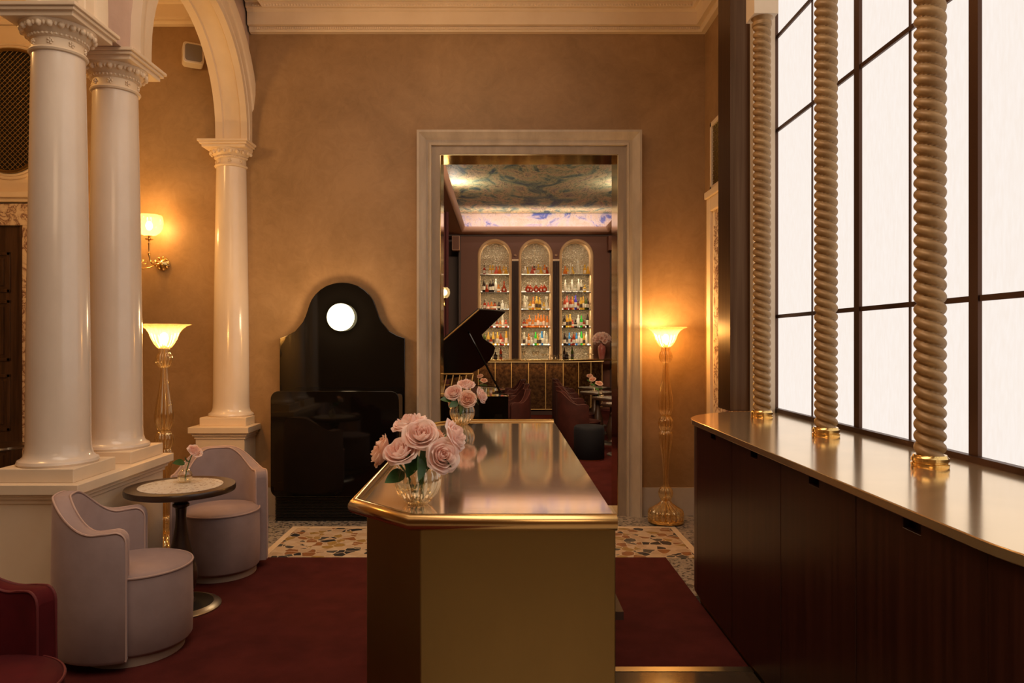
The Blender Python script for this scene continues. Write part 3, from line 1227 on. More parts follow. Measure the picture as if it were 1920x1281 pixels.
C1 = tub_chair('lilac velvet tub chair in the foreground, turned to the right towards the small round table', (-1.935, 3.67, .012), math.radians(18), M['lilac'], M['lilac_pipe'], M['chair_plinth'])
C2 = tub_chair('lilac velvet tub chair behind the small round table, back to the wall', (-1.955, 4.93, .012), math.radians(-66), M['lilac'], M['lilac_pipe'], M['chair_plinth'])
C3 = tub_chair('dark red velvet tub chair cut off by the lower left corner of the frame', (-1.80, 2.37, .012), math.radians(-18), M['red_velvet'], M['red_pipe'], M['red_velvet'])


def bistro_table(label, loc, r=.309, group=None):
    t = thing('bistro_table', label, 'table', loc, 0, group)
    b = MB()
    b.lathe([(r - .015, .690), (r - .002, .694), (r, .702), (r, .718), (r - .004, .727), (r * .765, .727), (r * .765, .7262)], 64)
    b.build('table_top', M['table_wood'], t, 40)
    b = MB(); b.lathe([(r * .764, .72), (r * .764, .7285), (.0001, .7285)], 56)
    b.build('inlay', M['table_terrazzo'], t, 40)
    b = MB()
    b.lathe([(.075, .69), (.045, .675), (.035, .66), (.052, .655), (.056, .645), (.052, .635), (.036, .628), (.048, .618), (.048, .606), (.032, .595),
             (.029, .55), (.034, .48), (.048, .40), (.072, .31), (.090, .23), (.094, .18), (.082, .12), (.062, .08), (.07, .05), (.085, .035)], 32)
    b.build('pedestal', M['table_wood'], t, 50)
    b = MB(); b.lathe([(.226, 0), (.226, .008), (.215, .016), (.185, .026), (.182, .024)], 56)
    ft = b.build('foot', M['grey_metal'], t, 50)
    b = MB(); b.lathe([(.183, .02), (.18, .027), (.09, .036), (.0001, .038)], 56)
    b.build('foot_disc', M['black_matt'], ft, 50)
    return t


bistro_table('small round table with white terrazzo inlay between the two lilac chairs', (-1.918, 4.25, .012))


# ------------------------------------------------------------------ roses
def rose_bloom(R, seed, openness=1.0):
    rnd = random.Random(seed)
    b = MB()
    layers = [(3, .14, .92, 0), (4, .26, .98, .0), (4, .40, 1.02, .05), (5, .56, 1.02, .25), (5, .74, .97, .55), (5, .90, .86, .85), (4, .98, .70, 1.1)]
    H = R * 1.15
    a0 = rnd.random() * 6
    for li, (cnt, rl, hl, curl) in enumerate(layers):
        for k in range(cnt):
            ca = a0 + li * 1.1 + 2 * PI * k / cnt + rnd.uniform(-.15, .15)
            wd = 2 * PI / cnt * .78 * (1.1 if li < 2 else 1)
            rk = rl * R * rnd.uniform(.93, 1.06) * openness
            hk = H * hl * rnd.uniform(.94, 1.06)
            cu = curl * rnd.uniform(.8, 1.3)
            rows = []
            nu, nv = 8, 7
            for i in range(nv + 1):
                v = i / nv
                row = []
                for j in range(nu + 1):
                    u = j / nu * 2 - 1
                    taper = math.sqrt(max(0.02, 1 - max(0, v - .35) ** 2 / .43 * .82)) * (0.45 + .55 * min(1, v * 2.2))
                    ang = ca + u * wd * taper
                    tip = max(0, v - .55) / .45
                    edge = 1 - .18 * u * u * v
                    rr = rk * (.18 + .82 * min(1, v / .55) ** .7) + cu * rk * .26 * tip ** 1.6 + (.03 * R * math.sin(u * 3 + seed + k) * tip)
                    zz = hk * (.02 + .98 * v) * edge - cu * hk * .22 * tip ** 2 - H * .45
                    row.append((rr * math.cos(ang), rr * math.sin(ang), zz))
                rows.append(row)
            b.grid(rows)
    b.sphere((0, 0, -H * .42), R * .24, 8, 5)
    return b


ROSE_CACHE = {}


def rot_to(d):
    d = Vector(d).normalized()
    return d.to_track_quat('Z', 'Y').to_matrix().to_4x4()


def leaf_mesh(b, base, tip, width):
    base = Vector(base); tip = Vector(tip)
    ax = tip - base
    L = ax.length
    d = ax.normalized()
    side = d.cross(Vector((0, 0, 1)))
    if side.length < .1:
        side = Vector((1, 0, 0))
    side.normalize()
    nn = side.cross(d)
    side, nn = side * .64 + nn * .77, nn * .64 - side * .77
    rows = []
    for i in range(9):
        f = i / 8
        w = width * math.sin(PI * f ** .8) ** .8 if 0 < f < 1 else .0005
        c = base + d * (L * f) + nn * (-.18 * L * f * f)
        rows.append([c - side * w + nn * w * .25, c, c + side * w + nn * w * .25])
    b.grid(rows)


def rose(label, base, head, R, facing, seed, mat, group=None, leaves=(), name='rose', open_=1.0, low=False):
    """one cut rose: bloom, stem and leaves; base = foot of its stem"""
    base = Vector(base); head = Vector(head)
    t = thing(name, label, 'rose', base, 0, group)
    key = (seed, round(R, 3), round(open_, 2), mat.name)
    if key not in ROSE_CACHE:
        ROSE_CACHE[key] = rose_bloom(R, seed, open_).data('bloom', mat, 180)
    o = bpy.data.objects.new('bloom', ROSE_CACHE[key])
    COL.objects.link(o)
    o.parent = t
    o.matrix_local = Matrix.Translation(head - base) @ rot_to(facing)
    f = Vector(facing).normalized()
    neck = head - base - f * R * .5
    b = MB()
    pts = []
    for i in range(8):
        q = i / 7
        p1 = Vector((neck.x * .15, neck.y * .15, neck.z * .5))
        p = (1 - q) ** 2 * Vector((0, 0, 0)) + 2 * q * (1 - q) * p1 + q * q * neck
        pts.append(p)
    b.tube(pts, .0034, 6)
    # sepals
    for k in range(5):
        a = 2 * PI * k / 5
        m = rot_to(facing)
        e = m @ Vector((math.cos(a) * R * .5, math.sin(a) * R * .5, -R * .15))
        leaf_mesh(b, neck, neck + (e - Vector((0, 0, 0))) * .9 + f * R * .1, R * .12)
    b.build('stem', M['stem'], t, 60)
    for la, lb, lw in leaves:
        b = MB(); leaf_mesh(b, Vector(la) - base, Vector(lb) - base, lw)
        b.build('leaf', M['leaf'], t, 60)
    return t


def ribbed_vase(label, loc, s=1.0):
    t = thing('glass_vase', label, 'vase', loc, 0)
    b = MB()
    prof = [(.0001, .004), (.026, .003), (.030, .0), (.034, .003), (.044, .012), (.060, .032), (.070, .058), (.0715, .078), (.067, .098), (.062, .108), (.064, .114)]
    b.lathe_open([(r * s, z * s) for r, z in prof], 96, ribs=16, amp=.10)
    b.build('bowl', M['vase_glass'], t, 60)
    b = MB()
    prof = [(.0001, .008), (.032, .009), (.056, .034), (.065, .058), (.066, .072), (.0001, .072)]
    b.lathe_open([(r * s, z * s) for r, z in prof], 40)
    b.build('water', M['water'], t, 60)
    return t


TOPZ = 1.098
V1 = Vector((-.262, 2.205, TOPZ))
ribbed_vase('ribbed round glass vase of pink roses at the near end of the brass counter', V1)
V2 = Vector((-.240, 4.30, TOPZ))
ribbed_vase('ribbed round glass vase of pink roses at the far end of the brass counter', V2, 1.03)

Y1r = 2.2
def hp(u, v, dy, Y=2.2):
    return at(u, v, Y + dy)
B1 = [
    ('rose at the top left of the near bouquet, seen from the side', (767, 795), .04, .047, (-.25, -.15, .9), 1, 'petal'),
    ('open pink rose in the upper middle of the near bouquet, facing the camera', (790, 815), -.03, .047, (.1, -.75, .7), 2, 'petal'),
    ('peach pink rose at the far left of the near bouquet, hanging outwards', (716, 846), .02, .046, (-.9, -.1, .25), 3, 'petal_peach'),
    ('open pink rose at the lower left of the near bouquet', (751, 846), -.045, .047, (-.15, -.6, .8), 4, 'petal'),
    ('open pink rose at the lower right of the near bouquet, its spiral facing the camera', (829, 855), -.05, .047, (.45, -.85, .35), 5, 'petal'),
    ('pale pink rose at the right of the near bouquet, pointing right', (852, 817), .01, .044, (.85, -.2, .35), 6, 'petal'),
    ('small peach rose half hidden at the back of the near bouquet', (814, 820), .06, .040, (.2, .3, .8), 7, 'petal_peach'),
]
LV1 = {3: [((-.30, 2.19, TOPZ + .10), (-.345, 2.13, TOPZ + .085), .022)],
       4: [((-.25, 2.15, TOPZ + .155), (-.235, 2.10, TOPZ + .095), .026), ((-.20, 2.16, TOPZ + .15), (-.145, 2.15, TOPZ + .125), .013)],
       1: [((-.27, 2.17, TOPZ + .16), (-.275, 2.12, TOPZ + .10), .026), ((-.23, 2.2, TOPZ + .19), (-.235, 2.13, TOPZ + .12), .024)],
       6: [((-.22, 2.24, TOPZ + .15), (-.17, 2.2, TOPZ + .12), .02)]}
for i, (lb, uv, dy, R, fc, sd, mt) in enumerate(B1):
    h = hp(uv[0], uv[1], dy)
    a = 2 * PI * i / 7
    rose(lb, V1 + Vector((.018 * math.cos(a), .018 * math.sin(a), .014)), h, R, fc, sd, M[mt], 'roses in the near vase', LV1.get(i, ()))
B2 = [
    ('pink rose at the left of the far bouquet, facing the camera', (851, 736), -.04, .046, (-.2, -.75, .6), 2, 'petal'),
    ('pale pink rose at the top of the far bouquet', (874, 721), .02, .046, (.05, -.35, .9), 1, 'petal'),
    ('peach rose at the lower middle of the far bouquet', (877, 748), -.06, .044, (.1, -.85, .45), 8, 'petal_peach'),
    ('pink rose at the right of the far bouquet, hanging to the right', (902, 741), .0, .046, (.8, -.2, .3), 3, 'petal'),
    ('small pink rose low at the left of the far bouquet, mostly covered', (848, 752), .03, .040, (-.7, -.3, .1), 5, 'petal'),
]
LV2 = {0: [((-.28, 4.27, TOPZ + .15), (-.365, 4.24, TOPZ + .165), .026)], 2: [((-.25, 4.23, TOPZ + .15), (-.235, 4.19, TOPZ + .07), .03), ((-.26, 4.24, TOPZ + .14), (-.31, 4.2, TOPZ + .12), .022)],
       3: [((-.18, 4.27, TOPZ + .16), (-.13, 4.24, TOPZ + .13), .02)]}
for i, (lb, uv, dy, R, fc, sd, mt) in enumerate(B2):
    h = at(uv[0], uv[1], 4.3 + dy)
    a = 2 * PI * i / 5
    rose(lb, V2 + Vector((.018 * math.cos(a), .018 * math.sin(a), .014)), h, R, fc, sd, M[mt], 'roses in the far vase', LV2.get(i, ()))


def bud_vase(label, loc, group=None):
    t = thing('bud_vase', label, 'vase', loc, 0, group)
    b = MB()
    b.lathe_open([(.0001, .002), (.016, .0), (.020, .002), (.034, .012), (.042, .030), (.043, .044), (.038, .062), (.026, .078), (.014, .086), (.0125, .094), (.017, .106), (.024, .116)], 36)
    b.build('bowl', M['vase_glass'], t, 60)
    b = MB(); b.lathe_open([(.0001, .006), (.030, .012), (.038, .030), (.039, .042), (.0001, .042)], 28)
    b.build('water', M['water'], t, 60)
    return t


TZ = .012 + .7285
bv = Vector((-1.93, 4.33, TZ))
bud_vase('small round glass bud vase on the round table by the lilac chairs', bv)
rose('single pale pink rose leaning right from the bud vase on the round table', bv + Vector((0, 0, .008)), at(365, 845, 4.28), .040, (.5, -.2, .6), 9, M['petal'],
     leaves=[((-1.93, 4.33, TZ + .12), at(326, 866, 4.26), .024), ((-1.925, 4.33, TZ + .13), at(356, 858, 4.24), .024)])


# ------------------------------------------------------------------ ribbed glass floor lamps
def floor_lamp(label, loc, energy, k=1.0):
    t = thing('floor_lamp', label, 'lamp', loc)
    b = MB(); b.lathe([(.150, .012), (.157, .016), (.157, .034), (.150, .040), (.0001, .041)], 48)
    for i in range(4):
        a = PI / 4 + PI / 2 * i
        b.lathe([(.012, 0), (.012, .013)], 10, c=(.12 * math.cos(a), .12 * math.sin(a), 0))
    b.build('base_plate', M['gold'], t, 40)
    g = M['gold_glass']
    b = MB(); b.lathe_open([(.140, .042), (.148, .050), (.147, .100), (.138, .118), (.10, .142), (.058, .172), (.036, .20)], 96, ribs=16, amp=.15)
    b.build('foot', g, t, 60)
    b = MB(); b.lathe_open([(.036, .20), (.042, .206), (.056, .232), (.062, .262), (.056, .292), (.040, .318), (.030, .324)], 72, ribs=14, amp=.15)
    b.build('ball', g, t, 60)
    b = MB(); b.lathe_open([(.028, .326), (.022, .34), (.020, .40), (.026, .52), (.040, .64), (.054, .73), (.058, .775), (.052, .80), (.042, .815)], 72, ribs=12, amp=.18)
    b.build('lower_baluster', g, t, 60)
    b = MB(); b.lathe_open([(.042, .817), (.046, .824), (.058, .848), (.063, .880), (.058, .912), (.044, .938), (.032, .946)], 72, ribs=14, amp=.15)
    b.build('middle_ball', g, t, 60)
    b = MB(); b.lathe_open([(.030, .948), (.046, .965), (.060, 1.01), (.062, 1.06), (.052, 1.14), (.036, 1.24), (.026, 1.33), (.022, 1.408)], 72, ribs=12, amp=.18)
    b.build('upper_baluster', g, t, 60)
    b = MB(); b.lathe_open([(.030, 1.410), (.036, 1.416), (.050, 1.436), (.057, 1.468), (.050, 1.500), (.034, 1.524), (.038, 1.534), (.036, 1.546)], 72, ribs=14, amp=.15)
    b.build('upper_ball', g, t, 60)
    b = MB(); b.lathe([(.006, .04), (.006, 1.55)], 8)
    b.build('rod', M['gold'], t, 60)
    b = MB(); b.lathe_open([(.034, 1.548), (.048, 1.556), (.068, 1.585), (.086, 1.622), (.098, 1.660), (.118, 1.692), (.150, 1.714), (.176, 1.722), (.178, 1.726)], 96, ribs=18, amp=.10)
    b.build('shade', M['lamp_bowl'], t, 60)
    b = MB(); b.sphere((0, 0, 1.622), .030, 16, 10, (1, 1, 1.5))
    b.build('bulb', M['bulb'], t, 180)
    l = lamp('lamp_light', 'POINT', (0, 0, 1.70), energy, WARM, .04)
    l.parent = t
    return t


floor_lamp('tall ribbed gold glass floor lamp beside the doorway, in front of the right wall corner', (1.445, 6.27, 0), 26)
floor_lamp('ribbed gold glass floor lamp behind the pale columns at left', (-2.47, 5.20, 0), 26)

# ------------------------------------------------------------------ two armed wall sconce
sp0 = at(304, 494, WY - .02)
t = thing('wall_sconce', 'gilt wall sconce with a glowing round glass shade beside the second column', 'wall lamp', (sp0.x, WY, sp0.z))
b = MB()
rot = Matrix.Rotation(PI / 2, 4, 'X')
b.lathe([(.062, 0), (.064, .008), (.055, .018), (.035, .028), (.020, .05), (.0001, .055)], 32, ax=rot)
for i in range(9):
    a = 2 * PI * i / 9
    b.sphere((.055 * math.cos(a), -.016, .055 * math.sin(a)), .014, 8, 5)
b.build('backplate', M['gold'], t, 50)
for sx in (-.04, -.42):
    b = MB()
    pts = []
    for i in range(17):
        q = i / 16
        x = sx * (q if abs(sx) > .1 else q)
        y = -.05 - .13 * math.sin(q * PI / 2)
        z = -.10 * math.sin(q * PI) * (1.0 if abs(sx) > .1 else .5) + (.06 if abs(sx) < .1 else .10) * q
        pts.append((x, y, z))
    b.tube(pts, .008, 8)
    # scroll leaf
    for s2 in (-1, 1):
        b.tube([(sx * .3 + .03 * s2 * math.cos(a / 10 * 5) * (1 - a / 14), -.09, .0 + .03 * math.sin(a / 10 * 5) * (1 - a / 14)) for a in range(11)], .004, 6)
    ex, ey, ez = pts[-1]
    b.lathe([(.010, 0), (.014, .01), (.010, .02), (.007, .03), (.007, .09), (.012, .10), (.008, .11), (.008, .13), (.034, .138), (.036, .143), (.010, .150), (.010, .165), (.030, .172)], 20, c=(ex, ey, ez))
    arm = b.build('arm', M['gold'], t, 50)
    b = MB()
    b.lathe_open([(.030, .172), (.055, .178), (.090, .205), (.112, .245), (.118, .290), (.112, .330), (.104, .355)], 48, c=(ex, ey, ez), ribs=20, amp=.03)
    b.build('shade', M['sconce_glass'], arm, 60)
    b = MB(); b.sphere((ex, ey, ez + .262), .030, 14, 8, (1, 1, 1.4))
    b.build('bulb', M['bulb'], arm, 180)
    l = lamp('sconce_light', 'POINT', (ex, ey, ez + .265), 30 if abs(sx) < .1 else 22, WARM, .045)
    l.parent = t

# ------------------------------------------------------------------ loudspeaker high on the aisle wall
p = at(362, 103, 6.42)
t = thing('wall_speaker', 'small cream wall speaker with grey mesh, high up inside the arch', 'speaker', (p.x, p.y, p.z), math.radians(28))
def rrect(hx, hz, r, n=6):
    out = []
    for cx, cz, a0 in ((hx - r, hz - r, 0), (-hx + r, hz - r, PI / 2), (-hx + r, -hz + r, PI), (hx - r, -hz + r, 1.5 * PI)):
        for i in range(n + 1):
            a = a0 + PI / 2 * i / n
            out.append((cx + r * math.cos(a), cz + r * math.sin(a)))
    return out
b = MB(); b.prism(rrect(.088, .092, .03), -.06, .08, 'y')
b.build('body', M['white_plastic'], t, 30, bevel=.006)
b = MB(); b.prism(rrect(.070, .074, .024), -.064, -.058, 'y')
b.build('mesh', M['mesh_grey'], t, 30)

# ------------------------------------------------------------------ black lacquer wall cabinet with a round lamp
cx = -1.458
t = thing('lacquer_cabinet', 'black glossy lacquer cabinet with bell shaped back panel against the back wall', 'cabinet', (cx, 6.4, 0))
half = [(.571, 1.631), (.50, 1.655), (.429, 1.695), (.361, 1.775), (.335, 1.83), (.315, 1.889), (.300, 1.935), (.281, 1.980), (.245, 2.03), (.201, 2.072), (.15, 2.105), (.098, 2.124), (.05, 2.135), (0, 2.138)]
poly = [(.571, .20)] + half + [(-x, z) for x, z in reversed(half[:-1])] + [(-.571, .20)]
b = MB(); b.prism(poly, .09, .135, 'y')
b.build('back_panel', M['black_gloss'], t, 0, bevel=.004)
rc = rrect(.56, .462, .07)
b = MB(); b.prism([(x, z + .705) for x, z in rc if True], -.20, .09, 'y')
b.build('box', M['black_gloss'], t, 30, bevel=.004)
b = MB()
b.box(-.555, .555, -.06, .12, 0, .243)
for i in range(17):
    z = .012 + i * .0135
    b.box(-.56, .56, -.075, -.06, z, z + .006)
b.build('grille', M['black_matt'], t, 0)
b = MB(); b.sphere((0, .03, 1.82), .125, 32, 18, (1, .45, 1))
b.build('globe_lamp', M['bulb_soft'], t, 180, label='round glowing white globe lamp')
l = lamp('globe_light', 'POINT', (0, -.14, 1.82), 12, WARM2, .08); l.parent = t
# small dark round table in the aisle, far left
t = thing('side_table', 'dark round table top just showing in the aisle at the left frame edge', 'table', (-4.30, 5.95, 0))
b = MB(); b.lathe([(.26, .70), (.275, .712), (.27, .727), (.0001, .727)], 40)
b.build('table_top', M['table_wood'], t, 40)
b = MB(); b.lathe([(.16, 0), (.16, .015), (.03, .03), (.025, .70)], 24)
b.build('pedestal', M['table_wood'], t, 40)

# ================================================================== THE BAR ROOM BEHIND
BY = 16.8
mb = MB(); mb.box(-2.6, 3.0, WY + .32, 17.6, -.08, .004)
struct(mb.build('floor', M['carpet'], smooth=0))
mb = MB(); mb.box(-2.6, -2.4, WY + .32, 17.6, 0, 4.9)
struct(mb.build('wall_left', M['burgundy_dark'], smooth=0))
mb = MB(); mb.box(2.62, 2.8, WY + .32, 17.6, 0, 4.9)
struct(mb.build('wall_right', M['burgundy_dark'], smooth=0))
mb = MB(); mb.box(-2.6, 2.8, 17.4, 17.6, 0, 4.9)
struct(mb.build('wall_back', M['burgundy_dark'], smooth=0))
# brown arched back bar wall
NX = [-.169, .801, 1.759]
HW = .345
SPR = 3.62
mb = MB()
edges = [-.97] + [v for c in NX for v in (c - HW, c + HW)] + [2.55]
for i in range(0, len(edges), 2):
    mb.box(edges[i], edges[i + 1], BY, BY + .40, 0, 4.16)
for c in NX:
    pts = [(c + HW * math.cos(PI - PI * i / 20), SPR + HW * math.sin(PI - PI * i / 20)) for i in range(21)]
    mb.strip([(x, BY, z) for x, z in pts], [(x, BY, 4.16) for x, z in pts])
    mb.strip([(x, BY, z) for x, z in pts], [(x, BY + .4, z) for x, z in pts])
    mb.box(c - HW, c + HW, BY, BY + .4, 0, .95)
struct(mb.build('wall_back', M['burgundy_wall'], smooth=0))
mb = MB()
mb.box(-2.4, 2.62, BY - .06, BY, 4.085, 4.16)
mb.box(-1.02, -.97, BY - .03, BY + .4, 0, 4.09); mb.box(2.55, 2.60, BY - .03, BY + .4, 0, 4.09)
struct(mb.build('trim_18', M['burgundy_dark'], smooth=0))
# ceiling: soffit round a raised painted tray
TX0, TX1, TYF, TYB = -.93, 2.46, 7.2, 16.3
mb = MB()
mb.box(-2.6, TX0, WY + .32, 17.6, 4.12, 4.2); mb.box(TX1, 2.8, WY + .32, 17.6, 4.12, 4.2)
mb.box(TX0, TX1, WY + .32, TYF, 4.12, 4.2); mb.box(TX0, TX1, TYB, 17.6, 4.12, 4.2)
struct(mb.build('ceiling', M['cove'], smooth=0))
mb = MB()
cp = [(.0, 4.12), (-.01, 4.105), (-.03, 4.11), (-.06, 4.15), (-.085, 4.20), (-.09, 4.225), (-.04, 4.225), (.0, 4.19)]
rows = [[(TX0 - o, TYF - o, z), (TX1 + o, TYF - o, z), (TX1 + o, TYB + o, z), (TX0 - o, TYB + o, z)] for o, z in cp]
mb.grid(rows, True)
struct(mb.build('trim_19', M['cove'], smooth=40))
mb = MB()
mb.box(TX0 - .25, TX1 + .25, TYF - .2, TYB + .1, 4.56, 4.62)
struct(mb.build('ceiling', M['mural'], smooth=0))
mb = MB()
rows = [[(TX0 - o, TYF - o, z), (TX1 + o, TYF - o, z), (TX1 + o, TYB + o, z), (TX0 - o, TYB + o, z)] for o, z in ((.02, 4.20), (.05, 4.38), (.12, 4.56))]
mb.grid(rows, True)
struct(mb.build('trim_20', M['mural_pale'], smooth=0))
for x, rz in ((TX0 + .03, -1), (TX1 - .03, 1)):
    l = aimed('tray_glow_fill', (x + .04 * rz, 13.2, 4.25), (x - .55 * rz, 13.2, 4.56), 9, (1.0, .96, .88), .12, .12)  # small lights added to make the white glow on the painted ceiling

# ------------------------------------------------------------------ the three lit shelf niches
SZ = [3.195, 2.773, 2.357, 1.934, 1.512]
NN = ['left', 'middle', 'right']
for k, c in enumerate(NX):
    t = thing('arched_shelf_unit', '%s one of the three lit arched bottle niches behind the bar' % NN[k], 'shelving', (c, BY, 0))
    b = MB(); b.box(-HW, HW, .36, .38, .95, SPR + HW)
    b.build('back_panel', M['niche_back'], t, 0)
    b = MB()
    pr = [(.0, .0), (.0, -.03), (.03, -.045), (.055, -.03), (.06, 0)]
    rows = []
    for o, y in [(-.004, .36), (-.004, -.02)] + pr:
        rr = HW + o
        row = [(-rr, y, .95)] + [(rr * math.cos(PI - PI * i / 24), y, SPR + rr * math.sin(PI - PI * i / 24)) for i in range(25)] + [(rr, y, .95)]
        rows.append(row)
    b.grid(rows)
    b.build('frame', M['niche_frame'], t, 40)
    for z in SZ:
        b = MB(); b.box(-HW + .002, HW - .002, -.01, .355, z - .018, z)
        sh = b.build('shelf', M['shelf_glass'], t, 0)
        b = MB(); b.box(-HW + .01, HW - .01, .33, .350, z, z + .032)
        b.build('light_strip', M['led'], sh, 0)
        l = lamp('shelf_light', 'AREA', (0, .03, z - .022), 3.4, (1.0, .80, .50), .62, (math.radians(12), 0, 0), .03)
        l.parent = t
    l = lamp('arch_light', 'AREA', (0, .05, SPR + .27), 2.6, (1.0, .82, .56), .3, (math.radians(14), 0, 0), .04)
    l.parent = t
# fluted pilasters between the niches, each with a small ball lamp above
for k, x in enumerate((.316, 1.280)):
    t = thing('pilaster', 'fluted dark pilaster between the %s shelf niches' % ('left and middle' if k == 0 else 'middle and right'), 'pilaster', (x, BY, 0))
    b = MB(); b.box(-.075, .075, -.03, 0, 0, 3.5)
    for i in range(4):
        b.lathe([(.014, 0.1), (.014, 3.48)], 10, c=(-.054 + i * .036, -.032, 0))
    b.build('shaft', M['burgundy_dark'], t, 40)
    b = MB(); b.box(-.08, .08, -.05, 0, 3.50, 3.54)
    b.build('capital', M['niche_frame'], t, 0)
    b = MB(); b.sphere((0, -.05, 3.63), .034, 14, 8)
    b.build('ball', M['cove'], t, 180)

# ------------------------------------------------------------------ bottles
def bottle_mesh(kind, col, lab):
    b = MB()
    if kind == 'wine':
        b.lathe([(.030, 0), (.034, .006), (.034, .17), (.028, .20), (.013, .225), (.012, .275)], 14)
        cap = [(.0135, .262), (.0135, .292), (.0001, .292)]
        lb = (.0348, .05, .13)
    elif kind == 'tall':
        b.lathe([(.026, 0), (.029, .006), (.029, .20), (.020, .24), (.013, .255), (.013, .29)], 14)
        cap = [(.015, .285), (.015, .315), (.0001, .315)]
        lb = (.0298, .05, .16)
    elif kind == 'square':
        b.lathe([(.040, 0), (.044, .006), (.044, .13), (.038, .145), (.014, .155), (.014, .185)], 4, rot=PI / 4)
        cap = [(.018, .183), (.020, .20), (.014, .222), (.0001, .224)]
        lb = None
    elif kind == 'decanter':
        b.lathe([(.050, 0), (.054, .010), (.046, .06), (.024, .11), (.013, .13), (.013, .18), (.018, .19)], 16)
        cap = [(.010, .188), (.021, .21), (.019, .235), (.0001, .25)]
        lb = None
    elif kind == 'round':
        b.lathe([(.022, 0), (.052, .018), (.066, .055), (.060, .10), (.034, .135), (.013, .15), (.013, .18)], 16, flat=(1, .5))
        cap = [(.010, .178), (.019, .20), (.017, .222), (.0001, .235)]
        lb = None
    elif kind == 'cone':
        b.lathe([(.062, 0), (.068, .012), (.056, .07), (.026, .14), (.014, .18), (.012, .27)], 16, flat=(1, .6))
        cap = [(.014, .262), (.012, .30), (.0001, .302)]
        lb = None
    elif kind == 'globe':
        b.lathe([(.024, 0), (.034, .012), (.038, .06), (.028, .15), (.014, .19), (.013, .22)], 14)
        cap = [(.012, .218), (.032, .245), (.036, .272), (.026, .30), (.0001, .308)]
        lb = None
    else:  # short
        b.lathe([(.034, 0), (.039, .006), (.039, .095), (.030, .115), (.014, .128), (.014, .155)], 14)
        cap = [(.017, .152), (.017, .178), (.0001, .178)]
        lb = (.0398, .03, .08)
    me = b.data('bottle', BC[col], 40)
    c = MB(); c.lathe(cap, 10)
    cm = c.data('stopper', BC['clear'] if kind in ('decanter', 'round', 'globe') else (M['capm'] if col in ('dark', 'red', 'olive') else BC[col]), 40)
    lm = None
    if kind == 'square':
        q = MB(); q.box(-.024, .024, -.0328, -.0315, .03, .10); lm = q.data('paper_label', lab, 0)
    elif kind in ('round', 'cone'):
        q = MB(); q.box(-.022, .022, -.041, -.0395, .035, .08); lm = q.data('paper_label', lab, 0)
    elif lb:
        q = MB()
        r, z0_, z1_ = lb
        q.grid([[(r * math.sin(a), -r * math.cos(a), z) for a in [-1.2 + .3 * i for i in range(9)]] for z in (z0_, z1_)])
        lm = q.data('paper_label', lab, 60)
    return me, cm, lm


BCACHE = {}
KW = {'wine': 'slender necked bottle', 'tall': 'tall straight bottle', 'square': 'square decanter', 'decanter': 'flared decanter with stopper', 'round': 'round flask',
      'cone': 'big cone shaped bottle', 'globe': 'tall bottle with ball stopper', 'short': 'short bottle'}
CW = {'amber': 'amber', 'red': 'red', 'dark': 'dark', 'clear': 'clear', 'yellow': 'golden', 'green': 'green', 'blue': 'light blue', 'white': 'white', 'pink': 'pinkish red', 'olive': 'olive green', 'violet': 'violet blue'}
ORD = ['first', 'second', 'third', 'fourth', 'fifth', 'sixth', 'seventh', 'eighth', 'ninth', 'tenth']
SH = ['top', 'second', 'third', 'fourth', 'lowest']


def bottle(x, y, z, kind, col, label, group, dark=False, s=1.0):
    key = (kind, col, dark)
    if key not in BCACHE:
        BCACHE[key] = bottle_mesh(kind, col, M['dark_label'] if dark else M['paper'])
    me, cm, lm = BCACHE[key]
    o = bpy.data.objects.new('bottle', me)
    COL.objects.link(o)
    o.location = (x, y, z)
    o.scale = (s, s, s)
    tag(o, label, 'bottle', group)
    for nm, d in (('stopper', cm), ('paper_label', lm)):
        if d:
            c = bpy.data.objects.new(nm, d)
            COL.objects.link(c)
            c.parent = o
    return o


